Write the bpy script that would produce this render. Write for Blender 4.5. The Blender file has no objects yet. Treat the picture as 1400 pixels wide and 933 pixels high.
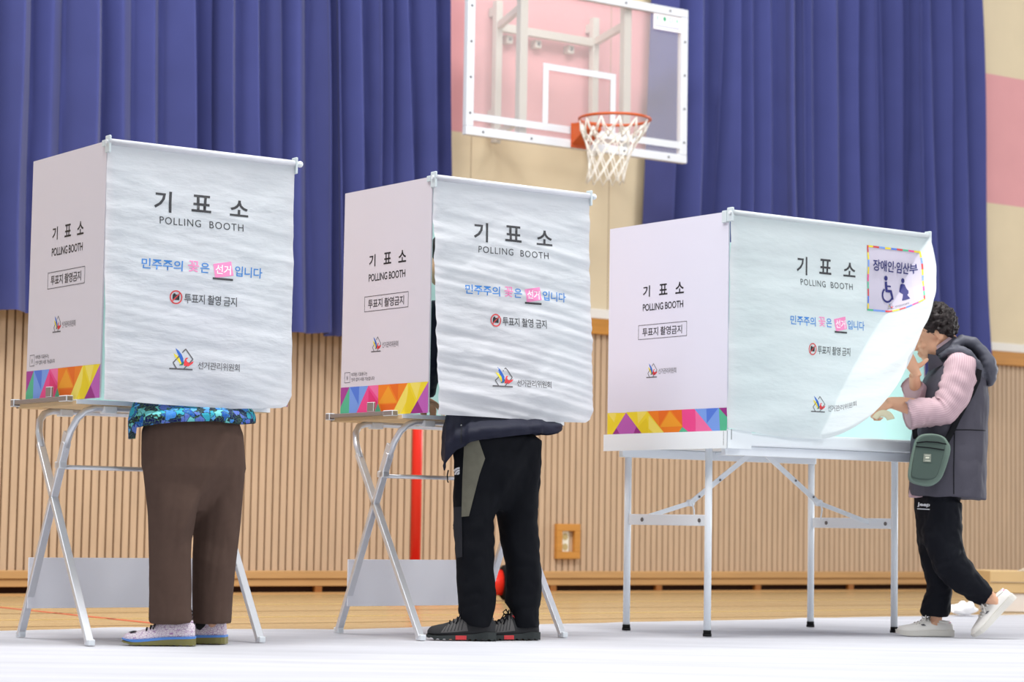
import bpy, bmesh, math, random
from mathutils import Vector, Matrix, noise
from mathutils.bvhtree import BVHTree
R = math.radians; PI = math.pi
random.seed(7)
SC = bpy.context.scene
COL = SC.collection

# ------------------------------------------------------------------ camera
F, PITCH, ROLL, CH = 3160.26, 0.078227, 0.016423, 0.46776
cd = bpy.data.cameras.new('camera'); cam = bpy.data.objects.new('camera', cd); COL.objects.link(cam)
cd.sensor_width = 36; cd.lens = F * 36 / 1400; cd.clip_start = .1; cd.clip_end = 100
cam.matrix_world = (Matrix.Translation((0, 0, CH)) @ Matrix.Rotation(PI/2 + PITCH, 4, 'X') @ Matrix.Rotation(ROLL, 4, 'Z'))
cd.dof.use_dof = True; cd.dof.focus_distance = 9.0; cd.dof.aperture_fstop = 3.6
SC.camera = cam

# ------------------------------------------------------------------ light
w = bpy.data.worlds.new('world'); SC.world = w; w.use_nodes = True
w.node_tree.nodes['Background'].inputs[0].default_value = (.90, .95, 1, 1)
w.node_tree.nodes['Background'].inputs[1].default_value = .5
def area(name, loc, target, sx, sy, power, col=(1, .97, .93)):
    l = bpy.data.lights.new(name, 'AREA'); l.shape = 'RECTANGLE'; l.size = sx; l.size_y = sy; l.energy = power; l.color = col
    o = bpy.data.objects.new(name, l); COL.objects.link(o); o.location = loc
    o.rotation_euler = (Vector(target) - Vector(loc)).to_track_quat('-Z', 'Y').to_euler()
    return o
area('hall_light', (-2.5, 7.0, 8.5), (-1.5, 8.5, 0), 2.4, 2.4, 470, (1, .99, .97))
area('hall_light', (1.2, 8.0, 8.5), (1.6, 9.0, 0), 2.4, 2.4, 540, (1, .99, .97))
area('hall_light', (-4.0, 10.0, 8.5), (-3.5, 12.0, 0), 2.4, 2.4, 330, (1, .99, .97))
area('hall_light', (3.0, 12.0, 8.5), (3.5, 14, 0), 2.4, 2.4, 250, (1, .99, .97))
area('side_light', (10, 5.0, 5.0), (0.0, 13, 3.0), 5, 3, 400, (.97, .99, 1))  # side light added from the right to bring out the curtain folds; source unseen
area('grazing_light', (22.9, 28.2, 4.0), (-2, 13.5, 3.0), 5, 5, 3000, (.97, .99, 1))  # added light grazing along the back wall for stronger fold contrast, no window behind it
SC.view_settings.view_transform = 'Standard'; SC.view_settings.look = 'None'
SC.view_settings.gamma = 1; SC.view_settings.use_curve_mapping = False
SC.view_settings.exposure = -0.12

# ------------------------------------------------------------------ materials
def lin(c):
    return tuple((x/255/12.92 if x/255 <= .04045 else ((x/255+.055)/1.055)**2.4) for x in c)
def mat(name, rgb, rough=.6, metal=0, spec=.4, var=0, scale=20, stretch=(1, 1, 1), bump=0, bscale=60, coords='Object', sheen=0):
    m = bpy.data.materials.new(name); m.use_nodes = True; nt = m.node_tree; b = nt.nodes['Principled BSDF']
    c = lin(rgb) + (1,)
    b.inputs['Base Color'].default_value = c; b.inputs['Roughness'].default_value = rough
    b.inputs['Metallic'].default_value = metal; b.inputs['Specular IOR Level'].default_value = spec if rough < .68 else min(spec, .15)
    if sheen: b.inputs['Sheen Weight'].default_value = sheen
    if var or bump:
        tc = nt.nodes.new('ShaderNodeTexCoord'); mp = nt.nodes.new('ShaderNodeMapping')
        mp.inputs['Scale'].default_value = stretch; nt.links.new(tc.outputs[coords], mp.inputs[0])
    if var:
        n = nt.nodes.new('ShaderNodeTexNoise'); n.inputs['Scale'].default_value = scale; n.inputs['Detail'].default_value = 4
        nt.links.new(mp.outputs[0], n.inputs[0])
        r = nt.nodes.new('ShaderNodeValToRGB'); r.color_ramp.elements[0].position = .3; r.color_ramp.elements[1].position = .7
        r.color_ramp.elements[0].color = tuple(x*(1-var) for x in c[:3]) + (1,)
        r.color_ramp.elements[1].color = tuple(min(1, x*(1+var*.5)) for x in c[:3]) + (1,)
        nt.links.new(n.outputs[0], r.inputs[0]); nt.links.new(r.outputs[0], b.inputs['Base Color'])
    if bump:
        n2 = nt.nodes.new('ShaderNodeTexNoise'); n2.inputs['Scale'].default_value = bscale; n2.inputs['Detail'].default_value = 5
        nt.links.new(mp.outputs[0], n2.inputs[0])
        bp = nt.nodes.new('ShaderNodeBump'); bp.inputs['Strength'].default_value = bump; bp.inputs['Distance'].default_value = .01
        nt.links.new(n2.outputs[0], bp.inputs['Height']); nt.links.new(bp.outputs[0], b.inputs['Normal'])
    return m
def cloth_mat(name, rgb, trans=.35, bump=.9, bscale=7, stretch=(1, 1, 3)):
    m = mat(name, rgb, .75, spec=.25, bump=bump, bscale=bscale, stretch=stretch); nt = m.node_tree
    b = nt.nodes['Principled BSDF']; t = nt.nodes.new('ShaderNodeBsdfTranslucent'); t.inputs[0].default_value = lin(rgb)+(1,)
    mx = nt.nodes.new('ShaderNodeMixShader'); mx.inputs[0].default_value = trans
    nt.links.new(b.outputs[0], mx.inputs[1]); nt.links.new(t.outputs[0], mx.inputs[2])
    nt.links.new(mx.outputs[0], nt.nodes['Material Output'].inputs[0])
    return m
M = {}
M['cream'] = mat('cream wall panel', (224, 208, 178), .85, var=.04, scale=3)
M['pink'] = mat('pink wall panel', (224, 163, 167), .85, var=.04, scale=3)
M['seam'] = mat('panel seam', (170, 150, 125), .9)
M['slat'] = mat('beech slat', (196, 168, 140), .55, var=.10, scale=6, stretch=(4, 1, .35))
M['groove'] = mat('dark slat gap', (132, 94, 62), .8)
M['rail'] = mat('oak rail', (196, 136, 62), .4, var=.12, scale=5, stretch=(.6, 3, 8))
M['skirtboard'] = mat('beech skirting', (190, 147, 96), .4, var=.10, scale=5, stretch=(.6, 3, 8))
M['skirtdark'] = mat('darker skirting', (152, 94, 40), .45, var=.12, scale=5, stretch=(.6, 3, 8))
M['gap'] = mat('dark vent', (45, 26, 18), .9)
M['trimwhite'] = mat('white trim', (232, 228, 222), .6)
M['blue'] = mat('blue curtain', (68, 74, 131), .85, var=.06, scale=4, bump=.05, bscale=300, sheen=.15)
M['sheet'] = mat('white floor sheet', (190, 191, 198), .6, spec=.3, var=.13, scale=1.6, stretch=(.5, 4, 1), bump=.8, bscale=3)
M['paper'] = mat('white cardboard panel', (216, 210, 218), .5, spec=.35)
M['paper2'] = mat('white plastic panel', (222, 220, 234), .45, spec=.4)
M['mint'] = mat('mint inner face', (182, 214, 210), .5)
M['voile'] = cloth_mat('white non-woven curtain', (226, 227, 233), .30)
M['voilem'] = cloth_mat('white mint-tinged curtain', (222, 227, 230), .34, bump=.55)
M['ink'] = mat('black ink', (20, 20, 22), .5)
M['inkgrey'] = mat('dark grey ink', (62, 62, 66), .6)
M['inkmid'] = mat('grey ink', (92, 90, 94), .6)
M['inkblue'] = mat('blue ink', (60, 132, 208), .6)
M['inkpink'] = mat('pink ink', (238, 140, 190), .6)
M['inkred'] = mat('red ink', (206, 62, 66), .6)
M['inknavy'] = mat('navy ink', (32, 34, 110), .6)
M['inkwhite'] = mat('white ink', (250, 245, 250), .6)
M['lgblue'] = mat('emblem blue', (32, 96, 190), .5); M['lgyel'] = mat('emblem yellow', (236, 216, 40), .5)
M['lgred'] = mat('emblem red', (222, 52, 60), .5); M['lggreen'] = mat('emblem green', (20, 110, 90), .5)
STR = dict(P=(168, 62, 150), P2=(186, 92, 178), P3=(150, 40, 130), G=(84, 184, 144), B=(120, 158, 230), B2=(82, 122, 216), K=(236, 72, 142), K2=(240, 110, 165), K3=(226, 48, 118),
           O=(238, 128, 30), O2=(240, 158, 40), O3=(232, 108, 28), Y=(238, 212, 44), Y2=(240, 220, 100), Y3=(232, 204, 30))
for k, c in STR.items(): M['s'+k] = mat('strip colour '+k, c, .5)
M['alu'] = mat('aluminium', (224, 226, 231), .34, metal=.6)
M['silver'] = mat('grey metal edge', (150, 142, 140), .4, metal=.4)
M['wplastic'] = mat('white plastic', (228, 233, 238), .4)
M['clip'] = mat('pale grey clip', (206, 216, 220), .4)
M['ply'] = mat('plywood underside', (214, 186, 146), .6, var=.08, scale=6)
M['skirt'] = mat('pale modesty panel', (243, 243, 250), .5)
M['tablew'] = mat('white table', (242, 248, 252), .35)
M['tubew'] = mat('white painted tube', (238, 243, 248), .35)
M['rubber'] = mat('black rubber', (22, 22, 24), .7)
M['steelw'] = mat('cream painted steel', (206, 201, 192), .45)
M['boardw'] = mat('white board frame', (218, 221, 228), .4)
M['orange'] = mat('orange rim', (196, 88, 40), .4)
M['net'] = mat('white net cord', (236, 232, 224), .8)
M['red'] = mat('red paint', (222, 44, 30), .35)
M['screw'] = mat('grey screw', (120, 120, 124), .4, metal=.6)
M['socket'] = mat('socket plate', (238, 234, 220), .4); M['sockhole'] = mat('socket well', (190, 170, 120), .6)
M['stgreen'] = mat('sticker green', (20, 160, 110), .5); M['stpale'] = mat('sticker pale green', (120, 205, 170), .5); M['stlilac'] = mat('sticker lilac', (170, 175, 225), .5)
M['carton'] = mat('brown cardboard', (204, 174, 128), .8, var=.05, scale=5); M['cartonw'] = mat('pale carton', (222, 214, 208), .7); M['cartonflap'] = mat('cream flap', (240, 228, 208), .7)
M['yellow'] = mat('yellow tape', (224, 200, 40), .6)
M['skin'] = mat('skin', (224, 172, 140), .55, var=.06, scale=14); M['skin'].node_tree.nodes['Principled BSDF'].inputs['Subsurface Weight'].default_value = .05
M['hair'] = mat('black hair', (34, 24, 24), .6, var=.3, scale=60)
M['brown'] = mat('brown trousers', (86, 68, 60), .9, var=.05, scale=40, bump=.05, bscale=400)
M['blackpants'] = mat('black hiking trousers', (13, 15, 21), .85, bump=.08, bscale=200)
M['greypatch'] = mat('charcoal patch', (42, 43, 48), .85)
M['olive'] = mat('olive patch', (106, 104, 92), .85, var=.06, scale=40)
M['navy'] = mat('navy jacket', (18, 21, 42), .66, spec=.3, bump=.08, bscale=90)
M['darkpants'] = mat('dark navy trousers', (14, 16, 24), .75, bump=.05, bscale=200)
M['vest'] = mat('charcoal vest', (80, 78, 88), .7, spec=.3, var=.05, scale=14, bump=.1, bscale=60)
M['vestdark'] = mat('hood fabric', (84, 85, 96), .6)
M['bag'] = mat('grey green bag', (76, 90, 84), .7, bump=.08, bscale=300); M['bag2'] = mat('pale green bag side', (112, 130, 120), .7)
M['baglabel'] = mat('bag patch', (128, 134, 122), .6); M['bagtext'] = mat('bag patch print', (214, 214, 196), .6)
M['strap'] = mat('black strap', (22, 22, 26), .8)
M['whiteshoe'] = mat('white leather', (232, 228, 222), .5); M['whitesole'] = mat('off-white sole', (218, 214, 206), .6)
M['shoedark'] = mat('dark grey mesh', (54, 54, 56), .8, bump=.2, bscale=200); M['shoegrey'] = mat('grey overlay', (92, 90, 90), .7); M['soledark'] = mat('dark sole', (62, 66, 66), .8)
M['tread'] = mat('olive gum sole', (128, 122, 70), .4); M['midblue'] = mat('blue midsole', (88, 140, 216), .5)
M['crepe'] = mat('cream paper', (236, 230, 196), .7); M['tissue'] = mat('white tissue', (244, 242, 240), .8)
M['courtred'] = mat('red court line', (200, 92, 60), .4); M['courtblk'] = mat('dark court line', (156, 126, 88), .4); M['courtyel'] = mat('yellow court line', (206, 174, 108), .4)

def nodes(m): return m.node_tree.nodes, m.node_tree.links, m.node_tree.nodes['Principled BSDF']
def mk_floor():
    m = mat('varnished gym floor', (214, 172, 112), .22, spec=.5); N, L, b = nodes(m)
    tc = N.new('ShaderNodeTexCoord'); mp = N.new('ShaderNodeMapping'); mp.inputs['Rotation'].default_value = (0, 0, -.6175); L.new(tc.outputs['Object'], mp.inputs[0])
    br = N.new('ShaderNodeTexBrick'); br.inputs['Scale'].default_value = 1; br.inputs['Brick Width'].default_value = 1.2; br.inputs['Row Height'].default_value = .09
    br.inputs['Mortar Size'].default_value = .0015
    br.inputs['Color1'].default_value = lin((188, 163, 117))+(1,); br.inputs['Color2'].default_value = lin((180, 151, 104))+(1,); br.inputs['Mortar'].default_value = lin((168, 134, 88))+(1,)
    L.new(mp.outputs[0], br.inputs[0]); L.new(br.outputs[0], b.inputs['Base Color']); return m
M['floor'] = mk_floor()
def mk_glass():
    m = bpy.data.materials.new('hazy clear board'); m.use_nodes = True; N, L = m.node_tree.nodes, m.node_tree.links
    b = N['Principled BSDF']; b.inputs['Base Color'].default_value = (.75, .72, .72, 1); b.inputs['Roughness'].default_value = .15
    t = N.new('ShaderNodeBsdfTransparent'); mx = N.new('ShaderNodeMixShader'); mx.inputs[0].default_value = .16
    L.new(t.outputs[0], mx.inputs[1]); L.new(b.outputs[0], mx.inputs[2]); L.new(mx.outputs[0], N['Material Output'].inputs[0]); return m
M['glass'] = mk_glass()
def mk_floral():
    m = mat('blue floral print', (60, 110, 190), .7); N, L, b = nodes(m)
    tc = N.new('ShaderNodeTexCoord'); n = N.new('ShaderNodeTexNoise'); n.inputs['Scale'].default_value = 26
    mixv = N.new('ShaderNodeMix'); mixv.data_type = 'VECTOR'; mixv.inputs[0].default_value = .05
    L.new(tc.outputs['Object'], mixv.inputs[4]); L.new(n.outputs[1], mixv.inputs[5]); L.new(tc.outputs['Object'], n.inputs[0])
    v = N.new('ShaderNodeTexVoronoi'); v.inputs['Scale'].default_value = 34; L.new(mixv.outputs[1], v.inputs[0])
    sep = N.new('ShaderNodeSeparateColor'); L.new(v.outputs['Color'], sep.inputs[0])
    r = N.new('ShaderNodeValToRGB'); r.color_ramp.interpolation = 'CONSTANT'; e = r.color_ramp.elements
    cols = [(24, 28, 84), (60, 128, 214), (44, 160, 190), (88, 106, 196), (30, 84, 170), (110, 196, 200), (28, 30, 60), (86, 160, 226)]
    e[0].color = lin(cols[0])+(1,); e[1].position = .9; e[1].color = lin(cols[-1])+(1,)
    for i in range(1, 7):
        q = e.new(i*.13); q.color = lin(cols[i])+(1,)
    L.new(sep.outputs[0], r.inputs[0])
    v2 = N.new('ShaderNodeTexVoronoi'); v2.feature = 'DISTANCE_TO_EDGE'; v2.inputs['Scale'].default_value = 34; L.new(mixv.outputs[1], v2.inputs[0])
    cr = N.new('ShaderNodeValToRGB'); cr.color_ramp.elements[0].position = .03; cr.color_ramp.elements[1].position = .07
    L.new(v2.outputs[0], cr.inputs[0])
    mx = N.new('ShaderNodeMix'); mx.data_type = 'RGBA'; mx.inputs[6].default_value = lin((24, 34, 40))+(1,)
    L.new(cr.outputs[0], mx.inputs[0]); L.new(r.outputs[0], mx.inputs[7])
    v3 = N.new('ShaderNodeTexVoronoi'); v3.feature = 'DISTANCE_TO_EDGE'; v3.inputs['Scale'].default_value = 90; L.new(mixv.outputs[1], v3.inputs[0])
    c3 = N.new('ShaderNodeValToRGB'); c3.color_ramp.elements[0].position = .0; c3.color_ramp.elements[1].position = .05
    c3.color_ramp.elements[0].color = (.6, .6, .6, 1); c3.color_ramp.elements[1].color = (0, 0, 0, 1); L.new(v3.outputs[0], c3.inputs[0])
    m2 = N.new('ShaderNodeMix'); m2.data_type = 'RGBA'; m2.inputs[7].default_value = lin((130, 190, 120))+(1,)
    L.new(c3.outputs[0], m2.inputs[0]); L.new(mx.outputs[2], m2.inputs[6]); L.new(m2.outputs[2], b.inputs['Base Color']); return m
M['floral'] = mk_floral()
def mk_shoeprint():
    m = mat('lilac line print', (214, 200, 212), .7); N, L, b = nodes(m)
    tc = N.new('ShaderNodeTexCoord'); v = N.new('ShaderNodeTexVoronoi'); v.feature = 'DISTANCE_TO_EDGE'; v.inputs['Scale'].default_value = 88
    mp = N.new('ShaderNodeMapping'); mp.inputs['Scale'].default_value = (1, 1, 1.8); mp.inputs['Rotation'].default_value = (0, .7, .3); L.new(tc.outputs['Object'], mp.inputs[0]); L.new(mp.outputs[0], v.inputs[0])
    r = N.new('ShaderNodeValToRGB'); r.color_ramp.elements[0].color = lin((168, 130, 172))+(1,); r.color_ramp.elements[0].position = .03
    r.color_ramp.elements[1].color = lin((222, 212, 218))+(1,); r.color_ramp.elements[1].position = .07
    L.new(v.outputs[0], r.inputs[0]); L.new(r.outputs[0], b.inputs['Base Color']); return m
M['shoeprint'] = mk_shoeprint()
def mk_stripe():
    m = mat('pink pinstripe shirt', (214, 182, 190), .75); N, L, b = nodes(m)
    uv = N.new('ShaderNodeAttribute'); uv.attribute_name = 'along'
    s = N.new('ShaderNodeMath'); s.operation = 'SINE'; mu = N.new('ShaderNodeMath'); mu.operation = 'MULTIPLY'; mu.inputs[1].default_value = 700
    L.new(uv.outputs['Fac'], mu.inputs[0]); L.new(mu.outputs[0], s.inputs[0])
    r = N.new('ShaderNodeValToRGB'); r.color_ramp.elements[0].color = lin((188, 155, 164))+(1,); r.color_ramp.elements[1].color = lin((202, 175, 182))+(1,)
    r.color_ramp.elements[0].position = .0; r.color_ramp.elements[1].position = .6
    mr = N.new('ShaderNodeMapRange'); mr.inputs[1].default_value = -1; mr.inputs[2].default_value = 1
    L.new(s.outputs[0], mr.inputs[0]); L.new(mr.outputs[0], r.inputs[0]); L.new(r.outputs[0], b.inputs['Base Color']); return m
M['stripe'] = mk_stripe()

# ------------------------------------------------------------------ helpers
class MB:
    """collects shapes in one bmesh with material slots"""
    def __init__(s): s.bm = bmesh.new(); s.mats = []
    def mi(s, m):
        m = M[m] if isinstance(m, str) else m
        if m not in s.mats: s.mats.append(m)
        return s.mats.index(m)
    def face(s, pts, m, smooth=False):
        vs = [s.bm.verts.new(p) for p in pts]
        try: f = s.bm.faces.new(vs)
        except ValueError: return
        f.material_index = s.mi(m); f.smooth = smooth; return f
    def box(s, a, b, m, bev=0, mtx=None):
        x0, y0, z0 = a; x1, y1, z1 = b
        n0 = len(s.bm.verts)
        r = bmesh.ops.create_cube(s.bm, size=1)
        vs = r['verts']
        bmesh.ops.scale(s.bm, vec=(abs(x1-x0), abs(y1-y0), abs(z1-z0)), verts=vs)
        bmesh.ops.translate(s.bm, vec=((x0+x1)/2, (y0+y1)/2, (z0+z1)/2), verts=vs)
        fs = list({f for v in vs for f in v.link_faces})
        if bev:
            es = list({e for v in vs for e in v.link_edges})
            rb = bmesh.ops.bevel(s.bm, geom=es, offset=bev, segments=2, affect='EDGES', profile=.5)
            fs = list(set(rb['faces']) | {f for f in fs if f.is_valid})
            vs = list({v for f in fs for v in f.verts})
        i = s.mi(m)
        for f in fs: f.material_index = i
        if mtx is not None: bmesh.ops.transform(s.bm, matrix=mtx, verts=vs)
        return vs
    def bar(s, p, q, wx, wz, m, up=(0, 0, 1), bev=0):
        p, q = Vector(p), Vector(q); d = q-p; L = d.length; d.normalize()
        sd = d.cross(Vector(up)); sd = sd.normalized() if sd.length > 1e-5 else Vector((1, 0, 0)); u = sd.cross(d)
        mt = Matrix((sd, d, u)).transposed().to_4x4(); mt.translation = (p+q)/2
        return s.box((-wx/2, -L/2, -wz/2), (wx/2, L/2, wz/2), m, bev, mt)
    def loft(s, rings, m, closed=True, cap=True, smooth=True, attr=None):
        """rings: lists of points"""
        i = s.mi(m); prev = None; R_ = []
        for rg in rings: R_.append([s.bm.verts.new(p) for p in rg])
        n = len(rings[0])
        for a, b in zip(R_, R_[1:]):
            for k in range(n if closed else n-1):
                f = s.bm.faces.new((a[k], a[(k+1) % n], b[(k+1) % n], b[k])); f.material_index = i; f.smooth = smooth
        if cap and closed:
            for rg in (R_[0][::-1], R_[-1]):
                f = s.bm.faces.new(rg); f.material_index = i
        return R_
    def tube(s, pts, r, m, n=10, cap=True, flat=1.0, up=None):
        pts = [Vector(p) for p in pts]
        rr = r if isinstance(r, (list, tuple)) else [r]*len(pts)
        t0 = (pts[1]-pts[0]).normalized()
        ref = Vector(up) if up else (Vector((0, 0, 1)) if abs(t0.z) < .9 else Vector((0, 1, 0)))
        rings = []; nrm = None
        for k, p in enumerate(pts):
            if k == 0: t = pts[1]-pts[0]
            elif k == len(pts)-1: t = pts[-1]-pts[-2]
            else: t = (pts[k+1]-p).normalized()+(p-pts[k-1]).normalized()
            t.normalize()
            if nrm is None: nrm = (ref-t*ref.dot(t)).normalized()
            else: nrm = (nrm-t*nrm.dot(t)).normalized()
            b = t.cross(nrm)
            rings.append([p+nrm*math.cos(2*PI*j/n)*rr[k]*flat+b*math.sin(2*PI*j/n)*rr[k] for j in range(n)])
        return s.loft(rings, m, cap=cap)
    def ball(s, c, r, m, sub=2, mtx=None):
        ret = bmesh.ops.create_icosphere(s.bm, subdivisions=sub, radius=1)
        rr = r if isinstance(r, (tuple, list, Vector)) else (r, r, r)
        mt = Matrix.Translation(Vector(c)) @ (mtx.to_4x4() if mtx else Matrix.Identity(4)) @ Matrix.Diagonal((*rr, 1))
        bmesh.ops.transform(s.bm, matrix=mt, verts=ret['verts'])
        i = s.mi(m)
        for f in {f for v in ret['verts'] for f in v.link_faces}: f.material_index = i; f.smooth = True
    def cyl(s, p, q, r, m, n=24, r2=None):
        p, q = Vector(p), Vector(q); d = (q-p).normalized(); a = d.orthogonal().normalized(); b = d.cross(a); r2 = r if r2 is None else r2
        rg = lambda c, r: [c+a*math.cos(2*PI*j/n)*r+b*math.sin(2*PI*j/n)*r for j in range(n)]
        i = s.mi(m); A = [s.bm.verts.new(x) for x in rg(p, r)]; B = [s.bm.verts.new(x) for x in rg(q, r2)]
        for j in range(n):
            f = s.bm.faces.new((A[j], A[(j+1) % n], B[(j+1) % n], B[j])); f.material_index = i; f.smooth = True
        for rg_ in (A[::-1], B): f = s.bm.faces.new(rg_); f.material_index = i
    def grid(s, nu, nv, fn, m, smooth=True):
        i = s.mi(m); V = [[s.bm.verts.new(fn(a/nu, b/nv)) for a in range(nu+1)] for b in range(nv+1)]
        for b in range(nv):
            for a in range(nu):
                f = s.bm.faces.new((V[b][a], V[b][a+1], V[b+1][a+1], V[b+1][a])); f.material_index = i; f.smooth = smooth
        return V
    def add_mesh(s, me, mapf, m, maxlen=None):
        """add a flat mesh through a mapping (x,y)->3D, cutting long edges first"""
        b2 = bmesh.new(); b2.from_mesh(me)
        bmesh.ops.triangulate(b2, faces=b2.faces)
        if maxlen:
            for _ in range(6):
                es = [e for e in b2.edges if e.calc_length() > maxlen]
                if not es: break
                bmesh.ops.subdivide_edges(b2, edges=es, cuts=1); bmesh.ops.triangulate(b2, faces=b2.faces)
        i = s.mi(m); mp = {}
        for v in b2.verts:
            q = mapf(v.co.x, v.co.y)
            if q is not None: mp[v] = s.bm.verts.new(q)
        for f in b2.faces:
            if any(v not in mp for v in f.verts): continue
            try: g = s.bm.faces.new([mp[v] for v in f.verts]); g.material_index = i; g.smooth = True
            except ValueError: pass
        b2.free()
    def build(s, name, parent=None, loc=None, world=False, recalc=True):
        me = bpy.data.meshes.new(name)
        if recalc: bmesh.ops.recalc_face_normals(s.bm, faces=s.bm.faces)
        if world and parent is not None: bmesh.ops.translate(s.bm, vec=-wloc(parent), verts=s.bm.verts)
        s.bm.to_mesh(me); s.bm.free()
        for m in s.mats: me.materials.append(m)
        o = bpy.data.objects.new(name, me); COL.objects.link(o)
        if parent is not None: o.parent = parent
        if loc is not None: o.location = loc
        return o
def wloc(o):
    v = o.location.copy()
    while o.parent: o = o.parent; v += o.location
    return v
def tag(o, label, cat, group=None, kind=None):
    o['label'] = label; o['category'] = cat
    if group: o['group'] = group
    if kind: o['kind'] = kind
    return o
def thing(name, label, cat, loc=(0, 0, 0), rz=0, group=None):
    o = bpy.data.objects.new(name, None); COL.objects.link(o); o.location = loc; o.rotation_euler = (0, 0, rz); o.empty_display_size = .1
    return tag(o, label, cat, group)
def struct(o): o['kind'] = 'structure'; return o
def poly_mesh(pts):
    me = bpy.data.meshes.new('p'); me.from_pydata([(p[0], p[1], 0) for p in pts], [], [list(range(len(pts)))]); return me
_tc = {}
def text_mesh(body, bold=0.0, space=1.0):
    k = (body, bold, space)
    if k in _tc: return _tc[k]
    c = bpy.data.curves.new('t', 'FONT'); c.body = body; c.size = 1; c.offset = bold; c.space_character = space; c.resolution_u = 3
    o = bpy.data.objects.new('t', c); COL.objects.link(o)
    dg = bpy.context.evaluated_depsgraph_get(); me = bpy.data.meshes.new_from_object(o.evaluated_get(dg))
    bpy.data.objects.remove(o)
    xs = [v.co.x for v in me.vertices]; ys = [v.co.y for v in me.vertices]
    x0, x1, y0, y1 = min(xs), max(xs), min(ys), max(ys)
    for v in me.vertices: v.co = ((v.co.x-x0)/(x1-x0), (v.co.y-y0)/(y1-y0), 0)
    _tc[k] = me; return me
def scaled(me, x0, x1, y0, y1):
    m2 = me.copy()
    for v in m2.vertices: v.co = (x0+v.co.x*(x1-x0), y0+v.co.y*(y1-y0), 0)
    return m2
def ray(px, py):
    cr, sr = math.cos(ROLL), math.sin(ROLL); a, b = px-700, py-466.5
    u = a*cr+b*sr; wv = -a*sr+b*cr; d = (u/F, 1, -wv/F); c, s = math.cos(PITCH), math.sin(PITCH)
    return Vector((d[0], d[1]*c-d[2]*s, d[1]*s+d[2]*c))
def at(px, py, Y):
    """the point of the hall at depth Y metres seen at that pixel of the photograph"""
    r = ray(px, py); return Vector((0, 0, CH))+r*(Y/r.y)
def ell(c, ax, ay, n=28, e=2.0):
    out = []
    for j in range(n):
        t = 2*PI*j/n; ct, st = math.cos(t), math.sin(t)
        out.append(Vector(c)+Vector(ax)*math.copysign(abs(ct)**(2/e), ct)+Vector(ay)*math.copysign(abs(st)**(2/e), st))
    return out
def fuse(mb, voxel, smooth=4, wr=0, wscale=(6, 6, 6), seed=0):
    """join overlapping shapes of one garment or body into one continuous skin, with cloth wrinkles"""
    me = bpy.data.meshes.new('f'); bmesh.ops.recalc_face_normals(mb.bm, faces=mb.bm.faces); mb.bm.to_mesh(me); mb.bm.free()
    o = bpy.data.objects.new('f', me); COL.objects.link(o)
    r = o.modifiers.new('r', 'REMESH'); r.mode = 'VOXEL'; r.voxel_size = voxel
    if smooth: s = o.modifiers.new('s', 'SMOOTH'); s.iterations = smooth; s.factor = .5
    dg = bpy.context.evaluated_depsgraph_get(); m2 = bpy.data.meshes.new_from_object(o.evaluated_get(dg)); bpy.data.objects.remove(o)
    out = MB(); out.bm.from_mesh(m2); out.bm.normal_update()
    for m in mb.mats: out.mi(m)
    if wr:
        for v in out.bm.verts:
            p = v.co; q = Vector((p.x*wscale[0]+seed, p.y*wscale[1], p.z*wscale[2]))
            n = noise.noise(q)*.6+abs(noise.noise(q*2.1))*.5-.2
            v.co = p+v.normal*n*wr
    for f in out.bm.faces: f.smooth = True; f.material_index = 0
    return out
def bvh(mb): return BVHTree.FromBMesh(mb.bm)
def decal(mb, tree, me, c, right, up, m, off=.0015, maxlen=.01):
    """lay a flat shape on a garment: cast along the view-side normal onto the surface"""
    right, up = Vector(right).normalized(), Vector(up).normalized(); n = right.cross(up); c = Vector(c)
    def f(x, y):
        p = c+right*x+up*y; h = tree.ray_cast(p+n*.6, -n)
        return (h[0]+h[1].normalized()*off*.5+n*off) if h[0] and (h[0]-p).length < .25 else None
    mb.add_mesh(me, f, m, maxlen)

# ------------------------------------------------------------------ setting
WY, WA = 15.5463, .61749
def wallobj(mb, name, parent=None):
    o = mb.build(name)
    o.location = (0, WY, 0); o.rotation_euler = (0, 0, WA)
    return o
fl = MB(); fl.box((-9, 2, -.06), (14, 26, -.006), 'floor'); floor = struct(fl.build('floor'))
UL, UR, ZT = -10.0, 11.0, 6.2
wb = MB()
wb.box((UL, .02, -.006), (UR, .20, ZT), 'groove')
wb.box((UL, -.002, 1.93), (UR, .03, 3.061), 'cream'); wb.box((UL, -.002, 3.061), (UR, .03, 4.10), 'pink'); wb.box((UL, -.002, 4.10), (UR, .03, ZT), 'cream')
for k in range(18):
    u = UL+.275+k*1.17; wb.box((u, -.0035, 1.95), (u+.005, 0, ZT), 'seam')
k = 0; u = UL
while u < UR:
    wb.box((u, -.002, .13), (u+.0395, .022, 1.80), 'slat'); u += .0515
struct(wallobj(wb, 'wall_back'))
t = MB(); t.box((UL, -.03, 1.775), (UR, -.0021, 1.882), 'rail', .004); struct(wallobj(t, 'trim_1'))
t = MB(); t.box((UL, -.02, 1.884), (UR, -.0021, 1.95), 'trimwhite', .003); struct(wallobj(t, 'trim_2'))
t = MB(); t.box((UL, -.055, .092), (UR, -.0021, .142), 'skirtboard', .005); t.box((UL, -.045, .045), (UR, -.0021, .091), 'skirtdark', .003)
t.box((UL, -.012, -.004), (UR, -.0021, .044), 'gap')
u = UL+.2
while u < UR: t.box((u, -.045, .008), (u+.05, -.0125, .0445), 'skirtdark'); u += .92
t.box((UL, -.06, -.0055), (UR, -.0125, .007), 'skirtboard'); struct(wallobj(t, 'baseboard_back'))
def court_line(p, q, wd, m):
    l = MB(); p, q = Vector(p), Vector(q); l.bar(p, q, wd, .001, m); o = l.build('court_line', floor); o.location = (0, 0, -.0052); return o
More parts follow.
